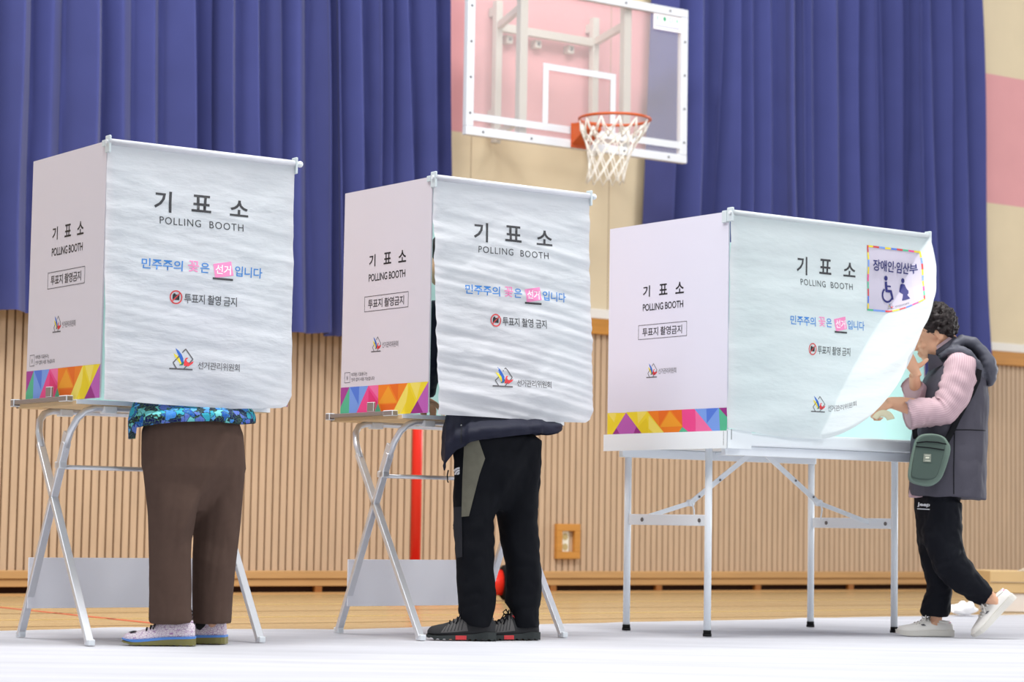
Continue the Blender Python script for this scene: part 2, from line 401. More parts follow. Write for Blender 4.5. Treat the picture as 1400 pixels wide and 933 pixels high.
court_line((-3.6, 13.3, 0), (-.6, 8.9, 0), .05, 'courtred')
dW = Vector((math.cos(WA), math.sin(WA), 0)); nW = Vector((math.sin(WA), -math.cos(WA), 0))
def wv(u, v, z=0): return Vector((0, WY, z))+dW*u-nW*v
for v, m in ((-1.5, 'courtyel'), (-2.3, 'courtblk'), (-2.9, 'courtyel'), (-3.5, 'courtblk')):
    court_line(wv(-7, v), wv(9, v), .04, m)

# white sheet on the floor
EDGE = [(-6, 8.2), (-3, 8.9), (-2.04, 9.38), (-1.67, 9.76), (-.70, 9.99), (.475, 11.08), (1.97, 12.38), (2.9, 13.06), (4.5, 14.2), (8, 16.5)]
def yedge(x):
    for (a, b), (c, d) in zip(EDGE, EDGE[1:]):
        if x <= c: return b+(d-b)*(x-a)/(c-a)
    return EDGE[-1][1]
def sheetf(a, b):
    x = -5+11*a; y = 4.2+(yedge(x)-4.2)*(1-(1-b)**1.5)
    q = Vector((x*.9, y*3, 0)); e = max(0, 1-(yedge(x)-y)/.4)
    z = .0005-.006+.0055*max(0, .9-abs(noise.noise(q))) * (.6+.8*max(0, noise.noise(Vector((x*.5, y*.8, 3)))))
    z += e*.010*max(0, noise.noise(Vector((x*2.2, 9, 1))))
    return Vector((x, y+.03*noise.noise(Vector((x*3, 2, 5)))*b, min(z, .004+.01*e)))
s = MB(); s.grid(260, 200, sheetf, 'sheet')
tag(s.build('floor_sheet'), 'wide white fabric sheet spread on the gym floor under the polling booths', 'floor covering')

# ------------------------------------------------------------------ blue stage curtains on the back wall
def stage_curtain(u0, u1, uh0, uh1, seed, label, zh):
    """u0..u1 along the top, uh0..uh1 along the hem"""
    rnd = random.Random(seed); c = MB()
    folds = []; x = 0
    while x < 1:
        wd = rnd.uniform(.09, .25)/(u1-u0); folds.append((x, min(1.0, x+wd), rnd.uniform(.6, 1.15), rnd.uniform(-.35, .35))); x += wd
    ZC = 6.0
    nu, nv = int((u1-u0)/.009), 46
    def f(a, b):
        z = ZC+(zh-ZC)*b; sh = noise.noise(Vector((a*4, z*.5, seed)))*.012
        aa = min(.9999, max(0, a+sh*(1-a)*a*4))
        for (p, q, am, sk) in folds:
            if aa <= q: break
        th = (aa-p)/(q-p); th = th+sk*.5*math.sin(PI*th)*.3
        dpt = math.sin(PI*th)**.7*am*(.19+.03*b)*(1+.35*noise.noise(Vector((p*30, z*.45, seed))))
        us = u0+(u1-u0)*a; ue = uh0+(uh1-uh0)*a; g = b**1.6
        hem = .012*noise.noise(Vector((a*14, 1, seed)))*(b > .99)
        return Vector((us+(ue-us)*g+.022*math.sin(2*PI*th)*am, -.07-dpt-.03*b, z+hem))
    c.grid(nu, nv, f, 'blue')
    c.box((u0, -.10, ZC-.01), (u1, -.06, ZC+.05), 'blue')
    return tag(wallobj(c, 'curtain'), label, 'curtain', 'blue curtains along the back wall')
stage_curtain(-6.6, -2.43, -6.6, -2.36, 3, 'dark blue pleated curtain hanging furthest left, behind the first polling booth', 1.632)
stage_curtain(-2.42, -.71, -2.35, -.585, 11, 'blue pleated curtain hanging just left of the basketball backboard', 1.622)
stage_curtain(1.135, 2.26, .99, 2.29, 5, 'narrow blue pleated curtain hanging behind the right end of the glass backboard', 1.63)
stage_curtain(2.27, 4.345, 2.30, 4.445, 8, 'wide blue pleated curtain hanging on the right beside the bare cream wall', 1.63)

# ------------------------------------------------------------------ basketball hoop
hoop = thing('basketball_hoop', 'wall-mounted clear basketball backboard with orange rim and white net', 'basketball hoop', (0, WY, 0), WA)
BY = -.686; b0, b1, z0, z1 = -.885, .925, 2.908, 3.962
g = MB(); g.box((b0+.03, BY-.006, z0+.03), (b1-.03, BY+.006, z1-.03), 'glass'); g.build('backboard_glass', hoop)
g = MB(); fw = .056
for a, b in (((b0, z0), (b1, z0+fw)), ((b0, z1-fw), (b1, z1)), ((b0, z0+fw), (b0+fw, z1-fw)), ((b1-fw, z0+fw), (b1, z1-fw))):
    g.box((a[0], BY-.022, a[1]), (b[0], BY+.022, b[1]), 'boardw', .004)
for i in range(5):
    for uu, zz in ((b0+.028, z0+.14+i*.23), (b1-.028, z0+.14+i*.23), (b0+.13+i*.38, z0+.028), (b0+.13+i*.38, z1-.028)):
        if zz < z1-.02: g.cyl((uu, BY-.020, zz), (uu, BY-.025, zz), .008, 'screw', 10)
g.build('backboard_frame', hoop)
g = MB(); i0, i1, j0, j1, lw = -.279, .317, 3.01, 3.445, .042
for a, b in (((i0, j1-lw), (i1, j1)), ((i0, j0+lw+.0005), (i0+lw, j1-lw)), ((i1-lw, j0+lw+.0005), (i1, j1-lw))):
    g.box((a[0], BY-.010, a[1]), (b[0], BY-.0062, b[1]), 'boardw')
g.box((b0+fw, BY-.010, 3.005), (b1-fw, BY-.0062, 3.052), 'boardw'); g.build('target_square', hoop)
g = MB(); g.box((.630, BY-.013, 3.797), (.868, BY-.0105, 3.905), 'inkwhite')
for ch, a, b, m in (('K', .655, .685, 'stpale'), ('D', .765, .800, 'stpale'), ('A', .818, .850, 'stpale')):
    g.add_mesh(scaled(text_mesh(ch), a, b, 3.856, 3.891), lambda x, y: Vector((x, BY-.0138, y)), m)
g.face([(.710, BY-.0138, 3.874), (.725, BY-.0138, 3.895), (.740, BY-.0138, 3.874), (.725, BY-.0138, 3.853)][::-1], 'stgreen')
for k in range(11): g.box((.645+k*.019, BY-.0138, 3.816), (.659+k*.019, BY-.013, 3.828), 'stlilac')
g.build('maker_sticker', hoop)
g = MB(); g.box((-.06, BY-.028, 2.912), (.10, BY-.0225, 3.075), 'orange', .003)
vs = [(-.055, BY-.028, 2.935), (.095, BY-.028, 2.935), (.095, BY-.028, 3.07), (-.055, BY-.028, 3.07)]; ve = [(-.045, BY-.16, 3.02), (.085, BY-.16, 3.02), (.085, BY-.16, 3.07), (-.045, BY-.16, 3.07)]
g.loft([vs, ve], 'orange', smooth=False); g.build('rim_bracket', hoop)
RC = Vector((.02, BY-.16-.225, 3.058)); RR = .2285
g = MB(); g.tube([RC+Vector((math.cos(a), math.sin(a), 0))*RR for a in [2*PI*i/48 for i in range(49)]], .0095, 'orange', 8, cap=False); g.build('rim', hoop)
g = MB(); NS = 12
prof = [(0, RR*.985), (-.06, .21), (-.13, .172), (-.20, .143), (-.27, .125), (-.34, .118), (-.41, .122)]
def npt(i, a):
    z, r = prof[i]; sw = -.012*i
    return RC+Vector((math.cos(a)*r+sw, math.sin(a)*r, z-.012))
for k in range(NS):
    for sgn in (1, -1):
        a = 2*PI*k/NS; pts = []
        for i in range(len(prof)):
            pts.append(npt(i, a+sgn*(0 if i == 0 else (i-.0)*PI/NS*(1 if i > 1 else .5))))
        g.tube(pts, .004, 'net', 5)
        a2 = a+sgn*PI/NS*.3; g.tube([npt(0, a), npt(1, a2), npt(2, a+sgn*PI/NS*1)], .004, 'net', 5)
g.build('net', hoop)
for uu in (-.412, .441):
    g = MB(); g.box((uu-.030, BY+.0225, 2.95), (uu+.030, BY+.075, 3.93), 'steelw', .004); g.build('board_upright', hoop)
for uu in (-.215, .605):
    g = MB(); g.box((uu-.026, -.10, 3.0), (uu+.026, -.05, 3.97), 'steelw', .004); g.build('wall_upright', hoop)
for zz in (3.80, 3.06):
    for ua, ub in ((-.215, -.412), (.605, .441)):
        g = MB(); g.bar((ua, -.102, zz), (ub, BY+.08, zz), .035, .045, 'steelw'); g.build('support_arm', hoop)
g = MB(); g.box((-.188, -.098, 3.765), (.578, -.055, 3.82), 'steelw', .003); g.build('cross_bar', hoop)
for uu in (-.10, .14, .42):
    g = MB(); g.box((uu-.025, -.06, 3.70), (uu+.025, -.004, 3.755), 'steelw', .003); g.cyl((uu, -.06, 3.728), (uu, -.066, 3.728), .012, 'screw', 10); g.build('wall_clip', hoop)
for uu in (-.215, .605):
    for zz in (3.2, 3.9):
        g = MB(); g.box((uu-.024, -.052, zz-.03), (uu+.024, -.0025, zz+.03), 'steelw', .003); g.build('wall_plate', hoop)

# wall socket
so = thing('wall_socket', 'white double wall socket set in a square wooden frame on the slatted wall', 'socket', (0, WY, 0), WA)
g = MB(); a0, a1, c0, c1, fw = .377, .578, .225, .462, .048
for a, b in (((a0, c0), (a1, c0+fw)), ((a0, c1-fw), (a1, c1)), ((a0, c0+fw), (a0+fw, c1-fw)), ((a1-fw, c0+fw), (a1, c1-fw))):
    g.box((a[0], -.035, a[1]), (b[0], -.0025, b[1]), 'rail', .003)
g.build('frame', so)
g = MB(); g.box((a0+fw, -.012, c0+fw), (a0+fw+.07, -.0026, c1-fw), 'socket', .002)
for zz in (.305, .375): g.cyl((a0+fw+.037, -.014, zz), (a0+fw+.037, -.0115, zz), .024, 'sockhole', 16)
g.build('socket_plate', so)
sw = MB(); sw.box((4.515, -.03, 2.955), (4.545, -.0025, 3.07), 'trimwhite', .004); tag(wallobj(sw, 'wall_switch'), 'small white box on the cream wall at the right curtain edge', 'switch')

# red net post with wheeled base
pp = at(567, 800, 14.15); pp.z = 0
post = thing('net_post', 'red steel net post on a wheeled base behind the middle booth', 'net post', pp)
g = MB(); g.cyl((0, 0, .09), (0, 0, 1.75), .032, 'red', 20); g.cyl((0, 0, 1.75), (0, 0, 1.78), .036, 'rubber', 20); g.build('pole', post)
wp = at(687, 800, 13.95)-pp; wp.z = .105
g = MB(); g.box((-.16, -.14, .05), (.16, .14, .09), 'red', .006); g.bar((.1, 0, .09), (wp.x-.09, wp.y, .105), .05, .05, 'red'); g.box((-.16, -.14, -.006), (-.12, .14, .05), 'rubber'); g.build('base', post)
ax = Vector((.93, .1, 0)).normalized(); ax = Vector((.96, .25, 0)).normalized()
g = MB(); g.cyl(wp-ax*.16, wp+ax*.012, .078, 'red', 28); g.build('wheel_drum', post)
g = MB(); tc = wp+ax*.02; s1 = ax.orthogonal().normalized(); s2 = ax.cross(s1)
rings = []
for k in range(40):
    a = 2*PI*k/40; d = s1*math.cos(a)+s2*math.sin(a)
    rings.append([tc+d*(.083+.026*math.cos(q))+ax*(.03*math.sin(q)) for q in [2*PI*j/10 for j in range(10)]])
rings.append(rings[0]); g.loft(rings, 'rubber', cap=False); g.build('tyre', post)

# cartons at the far right
cp = at(1378, 838, 13.3); cp.z = 0
bx = thing('cardboard_box', 'brown cardboard box with a raised cream flap at the far right edge', 'box', (3.05, 13.62, 0), .06)
g = MB(); g.box((-.27, -.16, .105), (.42, .22, .232), 'carton', .004); g.box((-.27, -.165, .165), (.42, -.1605, .170), 'seam'); g.build('carton', bx)
g = MB(); g.loft([[(-.11, -.16, .2325), (.42, -.16, .2325), (.42, -.155, .2325), (-.11, -.155, .2325)], [(.02, -.19, .298), (.42, -.21, .345), (.42, -.205, .345), (.02, -.185, .298)]], 'cartonflap', smooth=False); g.build('flap', bx)
b2 = thing('paper_carton', 'pale carton with yellow tape beneath the brown box at the far right edge', 'box', (3.05, 13.62, 0), .06)
g = MB(); g.box((-.24, -.15, -.004), (.40, .2, .104), 'cartonw', .004); g.build('carton', b2)
for zz in (.01, .04):
    g = MB(); g.box((-.03, -.1545, zz), (.40, -.1505, zz+.014), 'yellow'); g.build('tape', b2)
tp = at(1318, 838, 12.6); tp.z = .005
g = MB(); g.ball((0, 0, .035), (.075, .05, .035), 'tissue', 4)
for v in g.bm.verts: v.co += v.co.normalized()*noise.noise(v.co*28)*.022; v.co.z = max(v.co.z, 0)
tag(g.build('crumpled_paper', loc=tp), 'crumpled white paper on the floor behind the walking woman', 'paper')

# ------------------------------------------------------------------ prints
def emblem(mb, mapf, x0, y0, s, grey):
    """commission emblem, width s: ballot-paper outline over a slot line, with blue, yellow and red strokes"""
    P = lambda pts: poly_mesh([(x0+a*s, y0+b*s) for a, b in pts])
    def line(a, b, wd=.022):
        a, b = Vector(a), Vector(b); d = (b-a).normalized(); n = Vector((-d.y, d.x))*wd
        mb.add_mesh(P([a-n, b-n, b+n, a+n]), mapf, grey, .02)
    top, rt, bt, lf = (.66, .86), (1.0, .46), (.62, .06), (.14, .28)
    line(top, rt); line(rt, bt); line((.30, .06), lf); line(lf, (.40, .56)); line(top, (.52, .70)); line((0, .04), (1.0, .04), .03)
    mb.add_mesh(P([(.22, .88), (.36, .78), (.50, .62), (.58, .46), (.58, .30), (.50, .18), (.46, .36), (.38, .56), (.30, .70)]), mapf, 'lgblue', .02)
    mb.add_mesh(P([(.14, .66), (.28, .60), (.42, .46), (.50, .28), (.46, .22), (.34, .38), (.24, .50)]), mapf, 'lgyel', .02)
    mb.add_mesh(P([(.40, .18), (.56, .20), (.62, .30), (.58, .38), (.50, .28)]), mapf, 'lggreen', .02)
    mb.add_mesh(P([(.60, .18), (.80, .16), (.98, .28), (1.04, .38), (.86, .32), (.76, .34), (.70, .42), (.80, .52), (.68, .50), (.62, .38)]), mapf, 'lgred', .02)
def arc(cx, cy, r, wd, n=32, a0=0, a1=2*PI):
    vs, fs = [], []
    for k in range(n+1):
        a = a0+(a1-a0)*k/n
        vs += [(cx+math.cos(a)*(r-wd/2), cy+math.sin(a)*(r-wd/2), 0), (cx+math.cos(a)*(r+wd/2), cy+math.sin(a)*(r+wd/2), 0)]
        if k: fs.append((2*k-2, 2*k-1, 2*k+1, 2*k))
    me = bpy.data.meshes.new('a'); me.from_pydata(vs, [], fs); return me
def disc(cx, cy, r, n=20): return poly_mesh([(cx+r*math.cos(2*PI*k/n), cy+r*math.sin(2*PI*k/n)) for k in range(n)])
def rect(a, b, c, d): return poly_mesh([(a, c), (b, c), (b, d), (a, d)])
def curtain_print(mb, mp, mp2, X=lambda u: u, dz=0):
    """mp lies on the cloth, mp2 a hair above it"""
    def T(body, a, b, c, d, m, bold=0., sp=1., f=mp): mb.add_mesh(scaled(text_mesh(body, bold, sp), X(a), X(b), c+dz, d+dz), f, m, .02)
    T('기', .197, .268, 1.588, 1.667, 'inkgrey', .018); T('표', .352, .434, 1.601, 1.667, 'inkgrey', .018); T('소', .512, .592, 1.600, 1.662, 'inkgrey', .018)
    T('POLLING  BOOTH', .221, .571, 1.544, 1.571, 'inkgrey', .0, 1.15)
    T('민주주의', .155, .322, 1.371, 1.411, 'inkblue', .012, .95); T('꽃', .343, .388, 1.373, 1.415, 'inkpink', .014); T('은', .394, .432, 1.373, 1.411, 'inkblue', .012)
    sc = X(1)-X(0); c = (X(.489), 1.391+dz); k = .20
    def rot(pts): return poly_mesh([(c[0]+(x*math.cos(k)-y*math.sin(k))*sc, c[1]+(x*math.sin(k)+y*math.cos(k))) for x, y in pts])
    mb.add_mesh(rot([(-.038, -.027), (.038, -.027), (.038, .027), (-.038, .027)]), mp, 'inkpink', .02)
    T('선거', .457, .520, 1.373, 1.409, 'inkwhite', .012, .95, mp2)
    mb.add_mesh(rect(X(.447), X(.530), 1.351+dz, 1.359+dz), mp2, 'inkgrey', .02)
    T('입니다', .537, .655, 1.371, 1.411, 'inkblue', .012, .95)
    ic = (X(.300), 1.273+dz); r = .0235
    def warp(me):
        for v in me.vertices: v.co.x = ic[0]+(v.co.x-ic[0])*sc
        return me
    mb.add_mesh(warp(rect(ic[0]-.014, ic[0]+.014, ic[1]-.010, ic[1]+.010)), mp, 'ink', .02); mb.add_mesh(warp(rect(ic[0]-.011, ic[0]-.003, ic[1]+.010, ic[1]+.014)), mp, 'ink', .02)
    mb.add_mesh(warp(arc(ic[0], ic[1], .006, .002, 12)), mp2, 'inkmid', .02)
    mb.add_mesh(warp(arc(ic[0], ic[1], r, .005)), mp2, 'inkred', .02)
    q = r*.72; mb.add_mesh(warp(poly_mesh([(ic[0]-q-.0015, ic[1]-q+.0015), (ic[0]-q+.0015, ic[1]-q-.0015), (ic[0]+q+.0015, ic[1]+q-.0015), (ic[0]+q-.0015, ic[1]+q+.0015)])), mp2, 'inkred', .02)
    T('투표지 촬영 금지', .334, .550, 1.254, 1.290, 'inkgrey', .006, .92)
    emblem(mb, mp, X(.284), 1.003+dz, .092*sc, 'inkmid')
    T('선거관리위원회', .397, .567, 1.010, 1.038, 'inkmid', .004, .88)

STRIP_A = [([(0, 0), (.105, 0), (0, .68)], 'P'), ([(.105, 0), (0, .68), (0, 1), (.105, 1)], 'G'), ([(.105, 0), (.326, 0), (.176, 1), (.105, 1)], 'B'), ([(.11, 0), (.22, 0), (.215, .62)], 'B2'),
    ([(.326, 0), (.443, 0), (.443, .6), (.39, 1), (.176, 1)], 'K'), ([(.33, 0), (.443, 0), (.443, .45)], 'K2'), ([(.33, .1), (.43, .55), (.37, 1), (.33, 1)], 'K3'), ([(.443, .6), (.39, 1), (.49, 1)], 'G'),
    ([(.443, 0), (.774, 0), (.60, 1), (.49, 1), (.443, .6)], 'O'), ([(.555, .05), (.445, .62), (.655, .62)], 'O2'), ([(.57, 0), (.67, 0), (.665, .58)], 'O3'), ([(.47, .66), (.655, .66), (.62, .95), (.5, 1)], 'O3'),
    ([(.774, 0), (1, 0), (.81, 1), (.60, 1)], 'Y'), ([(.774, 0), (.78, .5), (.70, 1), (.60, 1)], 'Y2'), ([(.8, 0), (.92, 0), (.875, .55)], 'Y2'), ([(.79, .1), (.86, .6), (.81, 1), (.74, 1)], 'Y3'),
    ([(1, 0), (1, 1), (.81, 1)], 'P2'), ([(.885, .6), (.81, 1), (.95, 1)], 'P3')]
STRIP_B = [([(0, 0), (.163, .02), (.047, 1), (0, 1)], 'Y'), ([(0, 0), (.08, 0), (.06, .45)], 'Y2'), ([(.163, .02), (.30, 1), (.047, 1)], 'P2'), ([(.08, .72), (.11, 1), (.047, 1)], 'P3'), ([(.255, .68), (.30, 1), (.23, 1)], 'P3'),
    ([(.163, 0), (.348, 0), (.49, 1), (.30, 1)], 'Y'), ([(.26, 0), (.348, 0), (.27, .55)], 'Y2'), ([(.34, .3), (.355, .55), (.355, 1), (.30, 1), (.27, .7)], 'Y3'), ([(.36, .2), (.49, 1), (.40, 1), (.36, .8)], 'Y2'),
    ([(.348, 0), (.637, 0), (.643, .78), (.613, 1), (.49, 1)], 'O'), ([(.44, 0), (.53, 0), (.45, .7)], 'O3'), ([(.55, .02), (.637, 0), (.64, .70)], 'O3'), ([(.536, .04), (.457, .75), (.643, .75)], 'O2'),
    ([(.643, .78), (.613, 1), (.69, 1)], 'G'), ([(.637, 0), (.74, 0), (.885, 1), (.69, 1), (.643, .78)], 'K'), ([(.745, .04), (.75, .5), (.75, 1), (.80, 1), (.885, 1)], 'K2'),
    ([(.74, 0), (.935, 0), (.945, 1), (.885, 1)], 'B'), ([(.835, 0), (.93, 0), (.84, .66)], 'B2'), ([(.935, 0), (1, .42), (1, 1), (.945, 1)], 'G'), ([(.935, 0), (1, 0), (1, .42)], 'P3')]
def panel_print(mb, x, dv, dz, notice, grey='inkmid'):
    """print on the outer face of the side panel, which looks towards -x"""
    mp = lambda a, b: Vector((x-.0006, a, b))
    def T(body, a, b, c, d, m, bold=0., sp=1.):
        me = scaled(text_mesh(body, bold, sp), 0, 1, 0, 1)
        for v in me.vertices: v.co = (a+dv+(b-a)*v.co.x, c+dz+(d-c)*v.co.y, 0)
        mb.add_mesh(me, mp, m)
    T('기', .457, .409, 1.507, 1.557, 'ink', .018); T('표', .347, .290, 1.509, 1.557, 'ink', .018); T('소', .237, .180, 1.507, 1.557, 'ink', .018)
    T('POLLING BOOTH', .457, .184, 1.446, 1.477, 'ink', .012, .95)
    for r_ in ((.486, .158, 1.322, 1.3245), (.486, .158, 1.3835, 1.386), (.486, .4835, 1.322, 1.386), (.1605, .158, 1.322, 1.386)):
        mb.add_mesh(rect(r_[0]+dv, r_[1]+dv, r_[2]+dz, r_[3]+dz), mp, 'inkmid')
    T('투표지 촬영금지', .458, .190, 1.335, 1.372, 'ink', .008, .92)
    emblem(mb, lambda a, b: mp(.427+dv-a, b), 0, 1.152+dz, .072, 'inkmid')
    T('선거관리위원회', .345, .226, 1.167, 1.191, 'inkmid', .0, .88)
    if notice:
        for r_ in ((.628, .585, 1.034, 1.036), (.628, .585, 1.076, 1.078), (.628, .626, 1.034, 1.078), (.587, .585, 1.034, 1.078)): mb.add_mesh(rect(*r_), mp, 'inkmid')
        T('돋', .613, .600, 1.046, 1.062, 'inkmid')
        T('비치된 기표용구는', .574, .452, 1.059, 1.075, 'inkgrey', 0, .9); T('인주 없이 사용 가능합니다', .574, .398, 1.038, 1.054, 'inkgrey', 0, .9)
def strip(mb, x, d, za, zb, polys, sgn=-1):
    for i, (pl, c) in enumerate(polys):
        lay = 0.0004+.00012*i
        mb.add_mesh(poly_mesh([(d-a*d, zb-(zb-za)*b) for a, b in pl]), lambda a, b: Vector((x+sgn*lay, a, b)), 's'+c)

# ------------------------------------------------------------------ booths 1 and 2 (one design)
W1, D1, ZP, ZTOP = .7795, .656, .893, 1.834
def leg_path(foot_v, top_v, side):
    """one leg of a bent-tube frame in the plane x=side, curving inwards under the table top"""
    sg = 1 if side < W1/2 else -1; x0 = side
    a = Vector((x0, foot_v, .0)); dv = (top_v-foot_v)/.88
    P = lambda z, dx=0: Vector((x0+sg*dx, foot_v+dv*z, z))
    return [P(.0), P(.4), P(.72), P(.78, .005), P(.825, .02), P(.852, .045), P(.864, .08), P(.866, .12)]
def polling_booth(x, y, rz, label, bulge, ripple, seed, bottoms, edge_shift):
    bt = thing('polling_booth', label, 'polling booth', (x, y, 0), rz, 'tall white polling booths on aluminium stands')
    # side panels and back
    p = MB(); p.box((0, .004, ZP), (.006, D1, ZTOP), 'paper'); panel_print(p, 0, 0, 0, True); strip(p, 0, D1, ZP, 1.016, STRIP_A)
    p.box((.0062, .004, ZP+.002), (.0078, D1, ZTOP-.002), 'mint'); p.build('side_panel', bt)
    p = MB(); p.box((W1-.006, .004, ZP), (W1, D1, ZTOP), 'paper'); strip(p, W1, D1, ZP, 1.016, STRIP_A, 1); p.box((W1-.0078, .004, ZP+.002), (W1-.0062, D1, ZTOP-.002), 'mint'); p.build('side_panel', bt)
    p = MB(); p.box((.0085, D1-.006, ZP), (W1-.0085, D1, ZTOP), 'paper'); p.box((.0085, D1-.0078, ZP+.002), (W1-.0085, D1-.0062, ZTOP-.002), 'mint'); p.build('back_panel', bt)
    # table top
    t = MB(); t.box((-.012, .165, .874), (W1+.012, .70, .889), 'ply'); t.box((-.012, .164, .8895), (W1+.012, .70, .8925), 'wplastic')
    t.box((-.016, .158, .876), (W1+.016, .1635, .892), 'wplastic'); t.box((-.016, .7005, .874), (W1+.016, .706, .892), 'silver'); t.build('table_top', bt)
    for xx, sg in ((-.014, -1), (W1+.014, 1)):
        t = MB(); xa, xb = sorted((xx, xx+sg*.022)); t.box((xa, .27, .889), (xb, .68, .905), 'silver', .002)
        t.box((xa-.003, .20, .885), (xb+.003, .27, .908), 'wplastic', .003); t.box((xa-.003, .68, .880), (xb+.003, .712, .909), 'wplastic', .003)
        t.box((xa, .345, .906), (xb-.014*(1 if sg < 0 else -1)+.002, .395, .945), 'wplastic', .002); t.build('panel_holder', bt)
    # two bent-tube frames crossing at each side
    for nm, fv, tv in (('front', .022, .60), ('back', .632, .20)):
        fr = MB(); L, R_ = leg_path(fv, tv, 0.0), leg_path(fv, tv, .70)
        fr.tube(L[2:]+R_[:1:-1], .0135, 'alu', 12)
        for pth in (L, R_): fr.bar(pth[0]+Vector((0, 0, .008)), pth[2]+(pth[2]-pth[1])*.05, .020, .030, 'alu', up=(1, 0, 0), bev=.003)
        ob = fr.build('leg_frame', bt)
        for pth, sg in ((L, 1), (R_, -1)):
            c = MB(); c.box((-.013, -.019, .0), (.013, .019, .022), 'wplastic', .003, Matrix.Translation(pth[0])); c.build('foot_cap', ob)
            c = MB(); q = pth[-1]+Vector((sg*.015, 0, 0)); c.box((q.x-.026, q.y-.022, .846), (q.x+.026, q.y+.022, .8735), 'wplastic', .004); c.build('bracket', bt)
    for sx in (0.0, .70):
        c = MB(); a = Vector((sx, .632-.491*.655, .655)); b = Vector((sx, .632-.491*.775, .775)); dv = Vector((0, .022, .0)); c.bar(a+dv, b+dv, .024, .018, 'alu', up=(1, 0, 0), bev=.003)
        c.box((sx-.015, a.y-.016, .640), (sx+.015, a.y+.03, .665), 'wplastic', .003); c.build('slide_clamp', bt)
    c = MB(); c.tube([(.0, .632-.491*.645, .645), (.70, .632-.491*.645, .645)], .0085, 'alu', 10); c.build('cross_bar', bt)
    c = MB(); c.box((-.012, .548, .112), (.712, .556, .304), 'skirt', .001); c.build('modesty_panel', bt)
    # rod, corner clips, cloth
    r = MB(); r.tube([(-.012, -.012, ZTOP-.006), (W1+.022, -.012, ZTOP-.006)], .0075, 'wplastic', 12); r.ball((W1+.024, -.012, ZTOP-.006), .013, 'wplastic', 2); r.build('curtain_rod', bt)
    for xx in (-.008, W1-.004):
        c = MB(); c.box((xx+.002, -.027, ZTOP-.046), (xx+.012, .008, ZTOP+.018), 'clip', .003); c.box((xx+.001, .008, ZTOP-.020), (xx+.014, .034, ZTOP+.004), 'clip', .002); c.build('corner_clip', bt)
    H = ZTOP-.875
    def cf(s, z, off=0):
        """cloth at (along the rod, height)"""
        t_ = (ZTOP-z)/H; a = min(1, max(0, s/W1)); k = math.sin(PI*min(1, max(0, .12+.88*a*.95)))**.8
        v = -.016-bulge*k*min(1, max(0, t_*1.25-.12))**1.3 if t_ > .1 else -.016
        wr = noise.noise(Vector((s*3+seed, z*16, seed)))*(.003+.5*ripple)+noise.noise(Vector((s*7+seed, z*6, 2)))*.005
        wr += noise.noise(Vector((s*2.2+seed*2, z*34+s*5, 5)))*ripple*(.4+.6*min(1, t_*1.5))
        wr += max(0, noise.noise(Vector((s*9-z*7, z*3+seed, 9))))*.009
        v += wr*min(1, t_*6)
        x_ = s+edge_shift[0]*t_*(1-a)+edge_shift[1]*t_*a + .006*noise.noise(Vector((1, z*7, seed)))*a*min(1, t_*4)
        return Vector((x_, v-off, z))
    def zb(a):
        for (p0, q0), (p1, q1) in zip(bottoms, bottoms[1:]):
            if a <= p1: return q0+(q1-q0)*(a-p0)/(p1-p0)
        return bottoms[-1][1]
    c = MB()
    c.grid(170, 200, lambda a, b: cf(-.006+a*(W1+.004), (ZTOP-.002)+(zb(a)-(ZTOP-.002))*b), 'voile')
    c.tube([(-.004, -.016, ZTOP-.006), (W1-.004, -.016, ZTOP-.006)], .0125, 'voile', 10)
    curtain_print(c, lambda s_, z: cf(s_+.55*cf(s_, z).y, z, .0010), lambda s_, z: cf(s_+.55*cf(s_, z).y, z, .0016))
    c.build('cloth_curtain', bt, recalc=False)
    return bt
polling_booth(-1.4894, 8.3640, .61834, 'leftmost polling booth on crossed aluminium legs, used by the voter in brown trousers', .085, .003, 1.3,
    [(0, .884), (.25, .874), (.6, .868), (.93, .884), (.97, .895), (1, .935)], (-.004, .002))
polling_booth(-.3255, 9.1118, .62889, 'middle polling booth on crossed aluminium legs, used by the voter in black trousers', .10, .009, 4.7,
    [(0, .884), (.3, .880), (.6, .874), (.92, .880), (.97, .895), (1, .94)], (.012, .020))

# ------------------------------------------------------------------ third booth on a folding table
X3, Y3, A3 = .9003, 9.5927, .62505
W3, D3, ZB3, ZT3 = 1.1659, .805, .862, 1.779
tb = thing('folding_table', 'white rectangular folding table on tube legs under the rightmost polling booth', 'table', (X3, Y3, 0), A3)
t = MB(); t.box((-.006, -.006, .802), (W3+.07, D3+.012, .858), 'tablew', .012); t.build('table_top', tb)
t = MB(); t.box((-.010, -.010, .788), (-.0065, D3+.014, .861), 'tablew'); t.box((-.010, -.0100, .788), (.125, -.0062, .868), 'tablew'); t.box((-.0112, .012, .80), (-.0102, .013, .860), 'soledark'); t.box((.012, -.0112, .825), (.014, -.0102, .868), 'soledark'); t.build('edge_trim', tb)
for yy in (.06, D3-.06):
    t = MB(); t.box((.03, yy-.014, .762), (W3+.03, yy+.014, .801), 'tubew', .003); t.build('side_rail', tb)
LU, LW, LV, LD = .085, 1.105, .215, .545
BR = ((Vector((0.091, 0.63, 0.501)), Vector((0.286, 0.57, 0.565)), Vector((0.578, 0.49, 0.796))), (Vector((1.173, 0.36, 0.492)), Vector((0.915, 0.42, 0.577)), Vector((0.63, 0.47, 0.794))))   # folding braces: low end, knee, top
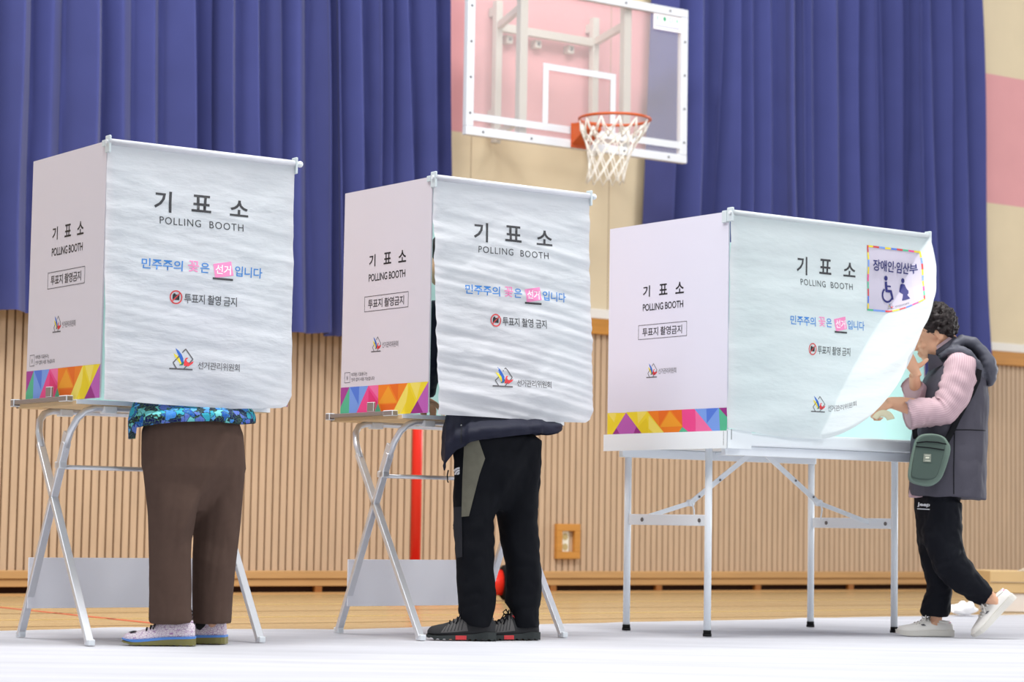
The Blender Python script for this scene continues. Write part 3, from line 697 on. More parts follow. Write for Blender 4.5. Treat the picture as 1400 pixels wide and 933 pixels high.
for iu, u in enumerate((LU, LU+LW)):
    for iv, v in enumerate((LV, LV+LD)):
        l = MB(); l.cyl((u, v, .02), (u, v, .80), .0155, 'tubew', 16); lo = l.build('leg', tb)
        l = MB(); l.cyl((u, v, 0), (u, v, .012), .019, 'rubber', 16); l.cyl((u, v, .012), (u, v, .026), .017, 'rubber', 16); l.build('foot_cap', lo)
    t = MB(); t.box((u-.006, LV+.016, .465), (u+.006, LV+LD-.016, .512), 'tubew', .003)
    for q in (.05, LD-.11): t.cyl((u-.0065, LV+q, .488), (u-.009, LV+q, .488), .009, 'screw', 12)
    t.build('leg_crossbar', tb)
    sg = 1 if iu == 0 else -1
    low, knee, top = BR[iu]
    t = MB(); t.bar(low, knee, .006, .020, 'tubew', bev=.001); t.bar(knee, top, .010, .022, 'tubew', bev=.001)
    t.cyl(knee+Vector((0, -.014, 0)), knee+Vector((0, .014, 0)), .015, 'tubew', 14)
    for k in (.12, .45): q = knee.lerp(top, k); t.cyl(q+Vector((0, -.009, 0)), q+Vector((0, -.013, 0)), .005, 'screw', 10)
    t.tube([knee+Vector((0, -.012, 0)), knee+Vector((.004, -.02, -.03)), Vector((knee.x+sg*.006, knee.y-.02, .50))], .0035, 'tubew', 6); t.build('brace', tb)
t = MB(); t.box((.57, .07, .785), (.70, D3-.07, .8015), 'tubew', .003); t.build('brace_plate', tb)

b3 = thing('polling_booth', 'wide rightmost polling booth on a white table, its curtain pulled aside by a woman', 'polling booth', (X3, Y3, 0), A3)
p = MB(); p.box((0, .004, ZB3), (.006, D3, ZT3), 'paper2'); panel_print(p, 0, .109, -.051, False); strip(p, 0, D3, ZB3, .957, STRIP_B); p.box((.0062, .004, ZB3+.002), (.0078, D3, ZT3-.002), 'mint'); p.build('side_panel', b3)
p = MB(); p.box((W3-.006, .004, ZB3), (W3, D3, ZT3), 'paper2'); p.box((W3-.0078, .004, ZB3+.002), (W3-.0062, D3, ZT3-.002), 'mint'); p.build('side_panel', b3)
p = MB(); p.box((.0085, D3-.006, ZB3), (W3-.0085, D3, ZT3), 'paper2'); p.box((.0085, D3-.0078, ZB3+.002), (W3-.0085, D3-.0062, ZT3-.002), 'mint'); p.build('back_panel', b3)
r = MB(); r.tube([(-.01, -.012, ZT3-.006), (W3+.01, -.012, ZT3-.006)], .0075, 'wplastic', 12); r.build('curtain_rod', b3)
for xx in (-.008, W3-.004):
    c = MB(); c.box((xx+.002, -.027, ZT3-.044), (xx+.012, .010, ZT3+.016), 'clip', .003); c.box((xx, .010, ZT3-.046), (xx+.012, .040, ZT3+.005), 'clip', .002); c.build('corner_clip', b3)
CH3 = .915
def fold_w(s, z):
    """how far past the crease, 0 at the crease to 1 at the pulled corner"""
    a = s/W3; t_ = (ZT3-z)/CH3
    # the crease runs from the top right end down to mid hem, bowed to the left
    tt = min(1.0, max(0, t_)); ac = CR[-1][1]
    for (p0, q0), (p1, q1) in zip(CR, CR[1:]):
        if tt <= p1: ac = q0+(q1-q0)*(tt-p0)/(p1-p0); break
    return max(0, (a-ac)/.57)
CR = [(0, .995), (.08, .945), (.28, .845), (.45, .735), (.60, .64), (.74, .56), (.88, .49), (1, .43)]
def c3(s, z, off=0):
    a = s/W3; t_ = (ZT3-z)/CH3; w_ = fold_w(s, z)
    wr = noise.noise(Vector((s*3, z*10, 8)))*.008+noise.noise(Vector((s*6, z*4, 3)))*.006
    v = -.018+wr*min(1, t_*6)-.02*math.sin(PI*a)*t_
    sag = math.sin(PI*min(1, w_))
    side = max(0, a-.9)/.1*math.sin(PI*min(1, max(0, t_*2.2)))*.02 if t_ < .4545 else 0
    return Vector((s-.012*t_*(1-a)-.365*w_*w_-.075*sag*(1-.6*w_)+side, v-.226*w_-.06*sag*(1-.4*w_)-off, z+.33*w_**1.5))
c = MB()
c.grid(220, 190, lambda a, b: c3(-.006+a*(W3+.006), (ZT3-.002)+((.872-.03*math.sin(PI*min(1, a*1.3)))-(ZT3-.002))*b), 'voilem')
c.tube([(-.004, -.016, ZT3-.006), (W3-.006, -.016, ZT3-.006)], .0125, 'voilem', 10)
m1 = lambda s_, z: c3(s_-.018, z, .0011); m2 = lambda s_, z: c3(s_-.018, z, .0017)
curtain_print(c, m1, m2, X=lambda u: .383+.87*(u-.197), dz=-.048)
c.build('cloth_curtain', b3, recalc=False)
# notice pinned on the cloth
c = MB(); na, nb, nc, nd = .782, 1.110, 1.412, 1.700
m0 = lambda s_, z: c3(s_-.006, z, .0015); m1 = lambda s_, z: c3(s_-.006, z, .0036)
M['notice'] = cloth_mat('lilac white notice sheet', (222, 214, 230), .3, bump=.1)
c.grid(90, 80, lambda a, b: m0(na+(nb-na)*a, nd+(nc-nd)*b), 'notice')
cy = ['lgyel', 'inkred', 'sB', 'sY', 'sB2', 'inkred', 'sG', 'sK', 'sY', 'sB']
N_ = 9; bw = .008
for i in range(N_):
    a0, a1 = na+(nb-na)*i/N_, na+(nb-na)*(i+1)/N_; h0, h1 = nc+(nd-nc)*i/N_, nc+(nd-nc)*(i+1)/N_
    c.add_mesh(rect(a0, a1, nd-bw, nd), m1, cy[i % 10], .01); c.add_mesh(rect(a0, a1, nc, nc+bw), m1, cy[(i*3+6) % 10], .02)
    c.add_mesh(rect(na, na+bw, h0, h1), m1, cy[(i+3) % 10], .02); c.add_mesh(rect(nb-bw, nb, h0, h1), m1, cy[(i+5) % 10], .02)
c.add_mesh(scaled(text_mesh('장애인·임산부', .014, .95), .812, 1.085, 1.590, 1.640), m1, 'inknavy', .008)
# wheelchair sign
wx, wy = .905, 1.50
c.add_mesh(disc(wx-.012, wy+.062, .011), m1, 'inknavy', .02)
c.add_mesh(poly_mesh([(wx-.019, wy+.046), (wx-.005, wy+.048), (wx-.003, wy+.012), (wx+.022, wy+.012), (wx+.036, wy-.028), (wx+.026, wy-.032), (wx+.012, wy), (wx-.017, wy)]), m1, 'inknavy', .02)
c.add_mesh(arc(wx-.004, wy-.012, .030, .009, 24, 2.2, 5.9), m1, 'inknavy', .02); c.add_mesh(rect(wx-.005, wx+.018, wy+.024, wy+.031), m1, 'inknavy', .02)
# pregnant woman sign
gx, gy = 1.005, 1.50
c.add_mesh(disc(gx, gy+.060, .011), m1, 'inknavy', .008)
c.add_mesh(poly_mesh([(gx-.016, gy+.043), (gx-.002, gy+.047), (gx+.010, gy+.042), (gx+.014, gy+.022), (gx+.022, gy+.008), (gx+.020, gy-.008), (gx+.012, gy-.014), (gx+.026, gy-.040), (gx-.020, gy-.040), (gx-.010, gy-.006), (gx-.028, gy+.008)]), m1, 'inknavy', .008)
c.add_mesh(scaled(text_mesh('선거관리위원회', 0, .9), .945, 1.02, 1.430, 1.442), m1, 'inkmid', .02); emblem(c, m1, .905, 1.427, .03, 'inkmid')
tag(c.build('notice_sheet', recalc=False, loc=(X3, Y3, 0)), 'lilac notice sheet with a wheelchair sign and striped border, fixed to the rightmost booth curtain', 'notice').rotation_euler = (0, 0, A3)

# ------------------------------------------------------------------ people: bodies
def basis(fwd, up=(0, 0, 1)):
    f = Vector(fwd).normalized(); u = Vector(up); u = (u-f*u.dot(f)).normalized(); s = f.cross(u)   # s = figure's right
    return f, s, u
def head(mb, c, fwd, up=(0, 0, 1), sc=1.0):
    f, s, u = basis(fwd, up); c = Vector(c); mt = Matrix((f, s, u)).transposed()
    P = lambda a, b, d: c+(f*a+s*b+u*d)*sc
    B = lambda p, r: mb.ball(P(*p), tuple(x*sc for x in r), 'skin', 3, mt)
    B((-.008, 0, .025), (.094, .075, .088)); B((.028, 0, -.035), (.062, .062, .082)); B((.052, 0, -.088), (.032, .036, .026)); B((.02, 0, -.07), (.055, .055, .045))
    B((.076, 0, -.008), (.018, .05, .018)); B((.074, .038, -.035), (.016, .02, .018)); B((.074, -.038, -.035), (.016, .02, .018))
    mb.tube([P(.088, 0, .0), P(.104, 0, -.025), P(.108, 0, -.04)], [.009*sc, .012*sc, .014*sc], 'skin', 10); B((.094, .012, -.042), (.010, .009, .008)); B((.094, -.012, -.042), (.010, .009, .008))
    B((.084, 0, -.066), (.011, .023, .006)); B((.082, 0, -.076), (.011, .019, .007))
    for sg in (1, -1): B((-.008, sg*.075, -.014), (.017, .010, .027))
    return P
def eyes(P, parent, sc=1.0):
    for sg in (1, -1):
        e = MB(); e.ball(P(.080, sg*.031, -.006), .011*sc, 'inkwhite', 2); e.ball(P(.0885, sg*.031, -.006), .0052*sc, 'ink', 2); e.build('eye', parent, world=True)
        e = MB(); e.tube([P(.086, sg*.016, .014), P(.090, sg*.032, .019), P(.080, sg*.048, .014)], .0032*sc, 'hair', 6); e.build('eyebrow', parent, world=True)
def hand(mb, wrist, fwd, palm, thumb, curl=(.4, .5, .5, .55), spread=.08, tcurl=.3, sc=1.0, tdir=None):
    """fwd: wrist to knuckles, palm: the way the palm looks, thumb: +1/-1 which side"""
    f = Vector(fwd).normalized(); p = Vector(palm); p = (p-f*p.dot(f)).normalized(); s = f.cross(p)*thumb; w0 = Vector(wrist)
    rings = []
    for d, hw, ht in ((-.03, .022, .020), (0, .025, .019), (.03, .034, .017), (.06, .039, .015), (.082, .038, .012)):
        rings.append(ell(w0+f*d*sc, s*hw*sc, p*ht*sc, 16))
    mb.loft(rings, 'skin')
    for k, (off, L, r) in enumerate(((.029, .074, .0088), (.010, .082, .0092), (-.010, .076, .0088), (-.028, .060, .0078))):
        a = 0; q = w0+(f*.074+s*off)*sc; pts = [q]; rr = [r*sc*1.05]
        dv = (f+s*spread*(off/.02)).normalized()
        for j, fr in enumerate((.46, .31, .23)):
            a += curl[k]*(1.0 if j == 0 else 1.15); d2 = dv*math.cos(a)+p*math.sin(a); q = q+d2*L*fr*sc; pts.append(q); rr.append(r*sc*(1-.10*(j+1)))
        mb.tube(pts, rr, 'skin', 10); mb.ball(pts[-1], rr[-1], 'skin', 2)
    q = w0+(f*.018+s*.024+p*.004)*sc; d1 = (f*.62+s*.72+p*.25).normalized(); d2 = (f*.85+s*.35+p*(.2+tcurl)).normalized(); d3 = (f*.9+s*.1+p*(.2+tcurl*1.4)).normalized()
    if tdir: d1, d2, d3 = [Vector(v).normalized()*.66 for v in tdir]
    pts = [q, q+d1*.036*sc, q+(d1*.036+d2*.032)*sc, q+(d1*.036+d2*.032+d3*.024)*sc]
    mb.tube(pts, [.014*sc, .0118*sc, .0105*sc, .0085*sc], 'skin', 10); mb.ball(pts[-1], .0085*sc, 'skin', 2)
def shoe(parent, heel, fwd, L, mt=None, style='runner', hgt=1.0, mark='side'):
    """heel: point on the floor under the heel; built lengthwise along fwd"""
    f = Vector(fwd).normalized(); up = Vector((0, 0, 1)); s = up.cross(f).normalized(); up = f.cross(s); h = Vector(heel); sc = L/.27
    W = [(0, .022), (.04, .030), (.12, .0355), (.3, .035), (.45, .037), (.6, .043), (.72, .046), (.84, .043), (.93, .033), (.98, .020), (1, .010)]
    T = [(0, .062), (.04, .072), (.12, .082), (.22, .084), (.32, .085), (.42, .090), (.52, .080), (.62, .066), (.75, .055), (.86, .050), (.94, .045), (.98, .038), (1, .030)]
    Z0 = {'runner': [(0, .030), (.4, .024), (1, .016)], 'hiker': [(0, .024), (.5, .020), (1, .022)], 'plain': [(0, .026), (.5, .022), (1, .020)]}[style]
    ip = lambda tb_, t: next((a[1]+(b[1]-a[1])*(t-a[0])/(b[0]-a[0]) for a, b in zip(tb_, tb_[1:]) if t <= b[0]), tb_[-1][1])
    def pos(t, a, off=0):
        """a: 0 at the camera-side sole edge .. pi over the top"""
        wd, tp, zb_ = ip(W, t)*sc, ip(T, t)*sc*(1+(hgt-1)*(1.4 if style == 'hiker' else max(0, min(1, (.66-t)/.25)))), ip(Z0, t)*sc
        ca, sa = math.cos(a), math.sin(a); e = 2/2.5
        x = math.copysign(abs(ca)**e, ca)*(wd+off)*(1-.22*max(0, sa)**2*(1 if t < .5 else .6)); z = zb_+(tp-zb_+off)*max(0, sa)**.9
        return h+f*(t*L)+s*x+up*z
    ts = [0, .01, .03, .06, .1, .16, .22, .3, .38, .46, .54, .62, .7, .78, .85, .9, .94, .97, .99, 1]
    umat = {'runner': 'shoeprint', 'hiker': 'shoedark', 'plain': 'whiteshoe'}[style]
    u = MB(); rings = []
    for t in ts: rings.append([pos(t, PI*j/18) for j in range(19)])
    u.loft(rings, umat, closed=True, cap=True)
    o = u.build('shoe', parent, world=True)
    # sole
    def outline(t, sg, off): return s*sg*(ip(W, t)*sc+off)
    def slab(za, zb_, off, m, nm, teeth=0):
        q = MB(); rg = []
        for t in ([k/44 for k in range(45)] if teeth else ts):
            a, b = za(t)*sc, zb_(t)*sc
            if teeth and int(t*44+.5) % 4 < 2 and 0 < t < 1: a += teeth
            ex = (t-.5)*2*.004; lift = .012*max(0, (t-.8)/.2)**2*sc
            c_ = h+f*(t*L+ex)
            rg.append([c_+outline(t, -1, off)+up*(a+lift), c_+outline(t, 1, off)+up*(a+lift), c_+outline(t, 1, off)+up*(b+lift*.5), c_+outline(t, -1, off)+up*(b+lift*.5)])
        q.loft(rg, m, smooth=False); return q.build(nm, o, world=True)
    if style == 'runner':
        slab(lambda t: 0, lambda t: ip([(0, .026), (.4, .022), (.75, .012), (1, .010)], t), .005, 'tread', 'sole', .002)
        slab(lambda t: ip([(0, .0262), (.4, .0222), (.75, .0122), (1, .0102)], t), lambda t: ip([(0, .034), (.4, .032), (.75, .022), (1, .020)], t), .0045, 'midblue', 'midsole')
    elif style == 'hiker':
        slab(lambda t: 0, lambda t: ip([(0, .032), (.15, .034), (.3, .026), (.5, .022), (.8, .018), (1, .016)], t), .0045, 'soledark', 'sole', .0055)
        q = MB()
        q.loft([[pos(.42+.16*k/4, 0)+s*.0062+up*(d-ip(Z0, .42+.16*k/4)*sc) for d in (.003, .019)] + [pos(.42+.16*k/4, 0)+s*.002+up*(d-ip(Z0, .42+.16*k/4)*sc) for d in (.019, .003)] for k in range(5)], 'inkred', smooth=False); q.build('sole_insert', o, world=True)
    else: slab(lambda t: 0, lambda t: ip([(0, .030), (.5, .026), (1, .024)], t), .004, 'whitesole', 'sole')
    # collar opening, laces
    q = MB(); q.tube([pos(.04, PI*.5, .002), pos(.1, PI*.30, .002), pos(.22, PI*.30, .002), pos(.36, PI*.36, .002), pos(.42, PI*.5, .004), pos(.36, PI*.64, .002), pos(.22, PI*.7, .002), pos(.1, PI*.7, .002), pos(.04, PI*.5, .002)], .005, {'runner': 'shoeprint', 'hiker': 'shoegrey', 'plain': 'whiteshoe'}[style], 8); q.build('collar', o, world=True)
    lm = {'runner': 'strap', 'hiker': 'strap', 'plain': 'whiteshoe'}[style]; q = MB()
    for k in range(5):
        t = .45+k*.055; q.tube([pos(t, PI*a, .003) for a in (.28, .36, .44, .5, .56, .64, .72)], .003, lm, 6)
    tp = pos(.47, PI*.5, .006)
    for sg in (1, -1):
        q.tube([tp, tp+s*sg*.022+up*.016+f*.004, tp+s*sg*.038+up*.006+f*.012, tp+s*sg*.022-up*.004+f*.010, tp], .0026, lm, 6); q.tube([tp, tp+s*sg*.026+f*.012-up*.004, pos(.58, PI*(.5-sg*.28), .004)], .0026, lm, 6)
    q.build('laces', o, world=True)
    if style == 'runner':
        q = MB()
        pts = [(.20, .36), (.26, .25), (.32, .19), (.36, .18), (.40, .26), (.417, .22), (.39, .10), (.335, .08), (.27, .14)] if mark == 'side' else [(.80, .38), (.86, .44), (.93, .40), (.88, .30), (.83, .30)]
        q.add_mesh(poly_mesh(pts), lambda t, a: pos(t, PI*a, .0035), 'ink', .02)
        q.build('side_mark', o, world=True)
    if style == 'hiker':
        for sgn in (1, -1):
            q = MB(); m_ = lambda x, y, k=sgn: pos(x, (PI*y if k > 0 else PI-PI*y), .003); m2_ = lambda x, y, k=sgn: pos(x, (PI*y if k > 0 else PI-PI*y), .0038)
            q.add_mesh(poly_mesh([(.40, .05), (.80, .05), (.74, .22), (.60, .42), (.40, .44), (.44, .25)]), m_, 'shoegrey', .02)
            for k in range(6):
                t = .49+k*.052; q.add_mesh(poly_mesh([(t, .07), (t+.012, .07), (t-.05, .40-.02*k), (t-.062, .40-.02*k)]), m2_, 'shoedark', .02)
            q.build('overlay', o, world=True)
        q = MB(); q.add_mesh(poly_mesh([(.40, .36), (.44, .34), (.37, .24), (.35, .25)]), lambda x, y: pos(x, PI*y, .0036), 'inkred', .03); q.build('accent', o, world=True)
        q = MB()
        for k in range(3): q.add_mesh(poly_mesh([(.22+k*.045, .16), (.25+k*.045, .16), (.24+k*.045, .25), (.21+k*.045, .25)]), lambda x, y: pos(x, PI*y, .003), 'inkred', .03)
        q.build('accent', o, world=True)
    if style == 'plain':
        q = MB(); q.add_mesh(poly_mesh([(.50, .14), (.57, .17), (.60, .22), (.54, .21)]), lambda x, y: pos(x, PI*y, .003), 'inkmid', .03); q.build('side_mark', o, world=True)
        q = MB(); q.add_mesh(poly_mesh([(.03, .34), (.08, .30), (.09, .44), (.04, .46)]), lambda x, y: pos(x, PI*y, .003), 'inkpink', .03); q.build('heel_mark', o, world=True)
    return o
def to_px(p):
    x, y, z = p.x, p.y, p.z-CH; c, s_ = math.cos(PITCH), math.sin(PITCH); d = y*c+z*s_; v = -y*s_+z*c
    u, w_ = F*x/d, -F*v/d; cr, sr = math.cos(ROLL), math.sin(ROLL); return 700+u*cr-w_*sr, 466.5+u*sr+w_*cr
def leg_crease(mb, a, b, Ymax, depth=.03, soft=9):
    """set the far thigh back behind the seat of the near leg, along the line a-b"""
    (ax, ay), (bx, by) = a, b; L = math.hypot(bx-ax, by-ay); nx, ny = -(by-ay)/L, (bx-ax)/L
    if nx*1+ny*.5 < 0: nx, ny = -nx, -ny
    for v in mb.bm.verts:
        if v.co.y > Ymax: continue
        x, y = to_px(v.co); s_ = (x-ax)*nx+(y-ay)*ny; t_ = ((x-ax)*(bx-ax)+(y-ay)*(by-ay))/L/L
        if not -.3 < t_ < 1.25: continue
        k = 1/(1+math.exp(-max(-20, min(20, s_/soft*4)))); fade = min(1, (1.25-t_)/.2)*math.exp(-max(0, s_)/45)
        v.co.y += (depth*.5+depth*2.0*max(0, min(1, t_)))*k*fade
        v.co.y -= .010*math.exp(-((s_+9)/8)**2)*fade
def legs_rings(mb, rows, Y, ry, m, shear=0):
    rg = []
    for (py, xl, xr) in rows:
        Yp = Y(py) if callable(Y) else Y; sh_ = shear(py) if callable(shear) else shear
        a = at(xl, py, Yp); b = at(xr, py, Yp); c = (a+b)/2; hw = (b-a).length/2
        rg.append(ell(c, (hw, hw*sh_, 0), (0, ry if not callable(ry) else ry(py), 0), 28, 2.2))
    mb.loft(rg, m)
def zrings(mb, rows, m, rot=0, n=28, e=2.3):
    """rows: x, y, z, half width, half depth"""
    c, s = math.cos(rot), math.sin(rot)
    mb.loft([ell((x, y, z), (hw*c, hw*s, 0), (-hd*s, hd*c, 0), n, e) for x, y, z, hw, hd in rows], m)

def standing_body(base, face, hips, sh, hd, feet, hands, fsc=1.0):
    """whole clothed-under body as one skin: hips, shoulders and head centres, ankles and wrists in world space"""
    f, s, u = basis(face); b = MB()
    hips, sh, hd = Vector(hips), Vector(sh), Vector(hd)
    ax = (sh-hips)
    b.loft([ell(hips+ax*t, s*w_, f*d_, 24) for t, w_, d_ in ((-.12, .06, .05), (0, .085, .06), (.35, .11, .08), (.75, .14, .085), (.95, .14, .075), (1.08, .07, .06))], 'skin')
    b.tube([sh-u*.03, (sh*.45+hd*.55)-u*.06, hd-u*.03], [.062, .055, .055], 'skin', 16)
    P = head(b, hd, f, sc=fsc)
    for sg, ank in zip((1, -1), feet):
        h0 = hips+s*sg*.075-u*.04; k = (h0+Vector(ank))/2+f*.02
        b.tube([h0, h0*.5+k*.5, k, k*.6+Vector(ank)*.4-f*.015, Vector(ank)], [.05, .048, .042, .040, .026], 'skin', 14)
        b.ball(Vector(ank)+f*.05-u*.03, (.035, .035, .03), 'skin', 2); b.tube([Vector(ank)-u*.005, Vector(ank)+f*.07-u*.035, Vector(ank)+f*.14-u*.045], [.026, .026, .02], 'skin', 10)
    for sg, (el, wr, hf, pl) in zip((1, -1), hands):
        s0 = sh+s*sg*.15-u*.01
        b.tube([s0, s0*.5+Vector(el)*.5, Vector(el), Vector(el)*.55+Vector(wr)*.45, Vector(wr)], [.048, .042, .035, .035, .024], 'skin', 12)
        hand(b, wr, hf, pl, sg, (.55, .6, .65, .7), .05)
    return b, P
def finish_body(b, voxel, base, label):
    o = fuse(b, voxel, 3); me_o = o.build('person'); bs = Vector(base)
    me_o.data.transform(Matrix.Translation(-bs)); me_o.location = bs
    return tag(me_o, label, 'person')
def cap_hair(P, parent, sc=1.0):
    h = MB(); rings = []
    f, s, u = P(1, 0, 0)-P(0, 0, 0), P(0, 1, 0)-P(0, 0, 0), P(0, 0, 1)-P(0, 0, 0)
    h.ball(P(-.016, 0, .036), (.101, .084, .092), 'hair', 4, Matrix((f.normalized(), s.normalized(), u.normalized())).transposed())
    h.ball(P(-.045, 0, -.02), (.070, .078, .07), 'hair', 3, Matrix((f.normalized(), s.normalized(), u.normalized())).transposed())
    o = fuse(h, .007, 2, .004, (40, 40, 40)); return o.build('hair', parent, world=True)

def hem_skirt(mb, ytop, xt, xb, hemline, Yc, hd, m, seed, wr=.006, hd0=.075):
    """open cloth hem hanging round the hips, its lower edge following hemline (photo x, y)"""
    n, R_ = 72, []; xc = at((xt[0]+xt[1])/2, ytop, Yc).x
    def hem(x):
        for (a, b), (c, d) in zip(hemline, hemline[1:]):
            if x <= c: return b+(d-b)*(x-a)/(c-a) if x > a else b
        return hemline[-1][1]
    for k in range(9):
        t_ = k/8; q_ = min(1, t_*1.8)**.7; xl, xr = xt[0]+(xb[0]-xt[0])*q_, xt[1]+(xb[1]-xt[1])*q_; rg = []
        for j in range(n):
            a = 2*PI*j/n; ca = math.copysign(abs(math.cos(a))**.85, math.cos(a)); x = (xl+xr)/2+(xr-xl)/2*ca; Y = Yc+hd*math.sin(a)
            y0 = ytop; y1 = hem(x) if math.sin(a) < .1 else min(hem(x), hem(x*.5+.5*(xl+xr)/2))-1
            p = at(x, y0+(y1-y0)*t_, Yc); p.y = Y
            w_ = (noise.noise(Vector((x*.11+seed, t_*.8, seed)))*wr*1.6+noise.noise(Vector((x*.3, t_*3, seed)))*wr*.6)*(.3+t_)
            d = Vector((math.cos(a), math.sin(a), 0)); p.y = Yc+(hd0+(hd-hd0)*min(1, max(0, t_-.12)*2))*math.sin(a)+.5*(p.x-xc); rg.append(p+d*w_)
        R_.append(rg)
    # turn the edge in so that the cloth has thickness and a hem
    cen = Vector((sum(p.x for p in R_[-1])/n, Yc, 0))
    for k in range(8, -1, -2):
        R_.append([p+(Vector((cen.x, cen.y, p.z))-p).normalized()*.006 for p in R_[k]])
    mb.loft(R_, m, cap=False)
# ---- voter 1: brown trousers, floral shirt
def voter_one():
    Yn, Yf = 8.50, 8.64; e1 = Vector((math.cos(.618), math.sin(.618), 0)); e2 = Vector((-e1.y, e1.x, 0)); C = Vector((-1.4894, 8.364, 0))
    lp = lambda u, v, z: C+e1*u+e2*v+Vector((0, 0, z))
    an_n, an_f = at(246, 862, Yn), at(292, 862, Yf)
    fc = Vector((-.80, .60, 0)); hips = lp(.375, .02, .86); sh = lp(.36, .15, 1.30); hd = lp(.34, .25, 1.50)
    body, P = standing_body(None, fc, hips, sh, hd, (an_f, an_n), ((lp(.56, .20, 1.10), lp(.47, .36, .97), (-.5, .75, -.2), (0, 0, -1)), (lp(.20, .18, 1.10), lp(.30, .36, .97), (.2, .9, -.2), (0, 0, -1))))
    bs = (at(262, 878, 8.57).x, 8.57, 0)
    pr = finish_body(body, .008, bs, 'person in brown trousers, blue floral shirt and patterned sneakers, standing at the leftmost booth')
    eyes(P, pr); cap_hair(P, pr)
    t = MB()
    legs_rings(t, [(578, 212, 296), (592, 200, 314), (622, 196, 306), (655, 197, 288), (695, 200, 270), (740, 202, 262), (790, 203, 262), (830, 204, 262), (853, 204, 264)], lambda py: Yn+.045*max(0, min(1, (700-py)/110)), lambda py: .075 if py < 700 else .07, 'brown', lambda py: .5*max(0, min(1, (700-py)/60)))
    legs_rings(t, [(596, 255, 333), (650, 256, 334), (695, 259, 330), (740, 263, 327), (790, 264, 322), (830, 264, 318), (853, 265, 316)], Yf, lambda py: .098-.028*min(1, (py-596)/200), 'brown')
    c0 = at(263, 596, 8.57)
    legs_rings(t, [(556, 214, 312), (574, 204, 324), (592, 198, 330), (640, 197, 333), (672, 204, 320), (700, 225, 296)], 8.57, lambda py: {556: .09, 574: .11, 592: .122, 640: .12, 672: .10, 700: .05}[py], 'brown', .5)
    o = fuse(t, .007, 5, .010, (11, 11, 2.4), 2); leg_crease(o, (318, 606), (262, 722), 8.66, .012); o.build('trousers', pr, world=True)
    s = MB(); zz = lambda py: at(264, py, 8.57).z
    x0 = lambda xl, xr, py: ((at(xl, py, 8.57).x+at(xr, py, 8.57).x)/2, (at(xr, py, 8.57).x-at(xl, py, 8.57).x)/2)
    rows2 = []
    for k in range(0, 8):
        a = k/7; c = lp(.375, .03, .85)*(1-a)+lp(.36, .14, 1.36)*a; rows2.append((c.x, c.y, c.z, .19-.015*a-(.09 if k == 7 else 0), .115-.01*a-(.04 if k == 7 else 0)))
    zrings(s, rows2, 'floral', .618)
    for sg, el, wr in ((1, lp(.56, .20, 1.10), lp(.50, .31, 1.0)), (-1, lp(.20, .18, 1.10), lp(.27, .31, 1.0))):
        f_, s_, u_ = basis(fc); s0 = sh+s_*sg*.15; s.tube([s0, s0*.5+el*.5, el, wr], [.066, .062, .056, .048], 'floral', 14)
    o = fuse(s, .008, 4, .006, (9, 9, 4), 5)
    hem_skirt(o, 550, (190, 332), (181, 345), [(181, 602), (195, 603), (197, 588), (222, 584), (255, 580), (300, 578), (331, 581), (345, 577)], 8.60, .185, 'floral', 3, hd0=.10)
    o.build('shirt', pr, world=True)
    hn = at(266, 882, Yn); hn.z = .0; tn = at(167, 882, Yn); tn.z = 0
    shoe(pr, hn, tn-hn+Vector((0, -.02, 0)), (tn-hn).length*.98, style='runner', hgt=1.22, mark='toe')
    hf = at(308, 880, Yf); hf.z = 0; shoe(pr, hf, (-.96, .12, 0), .262, style='runner', hgt=1.3)
voter_one()

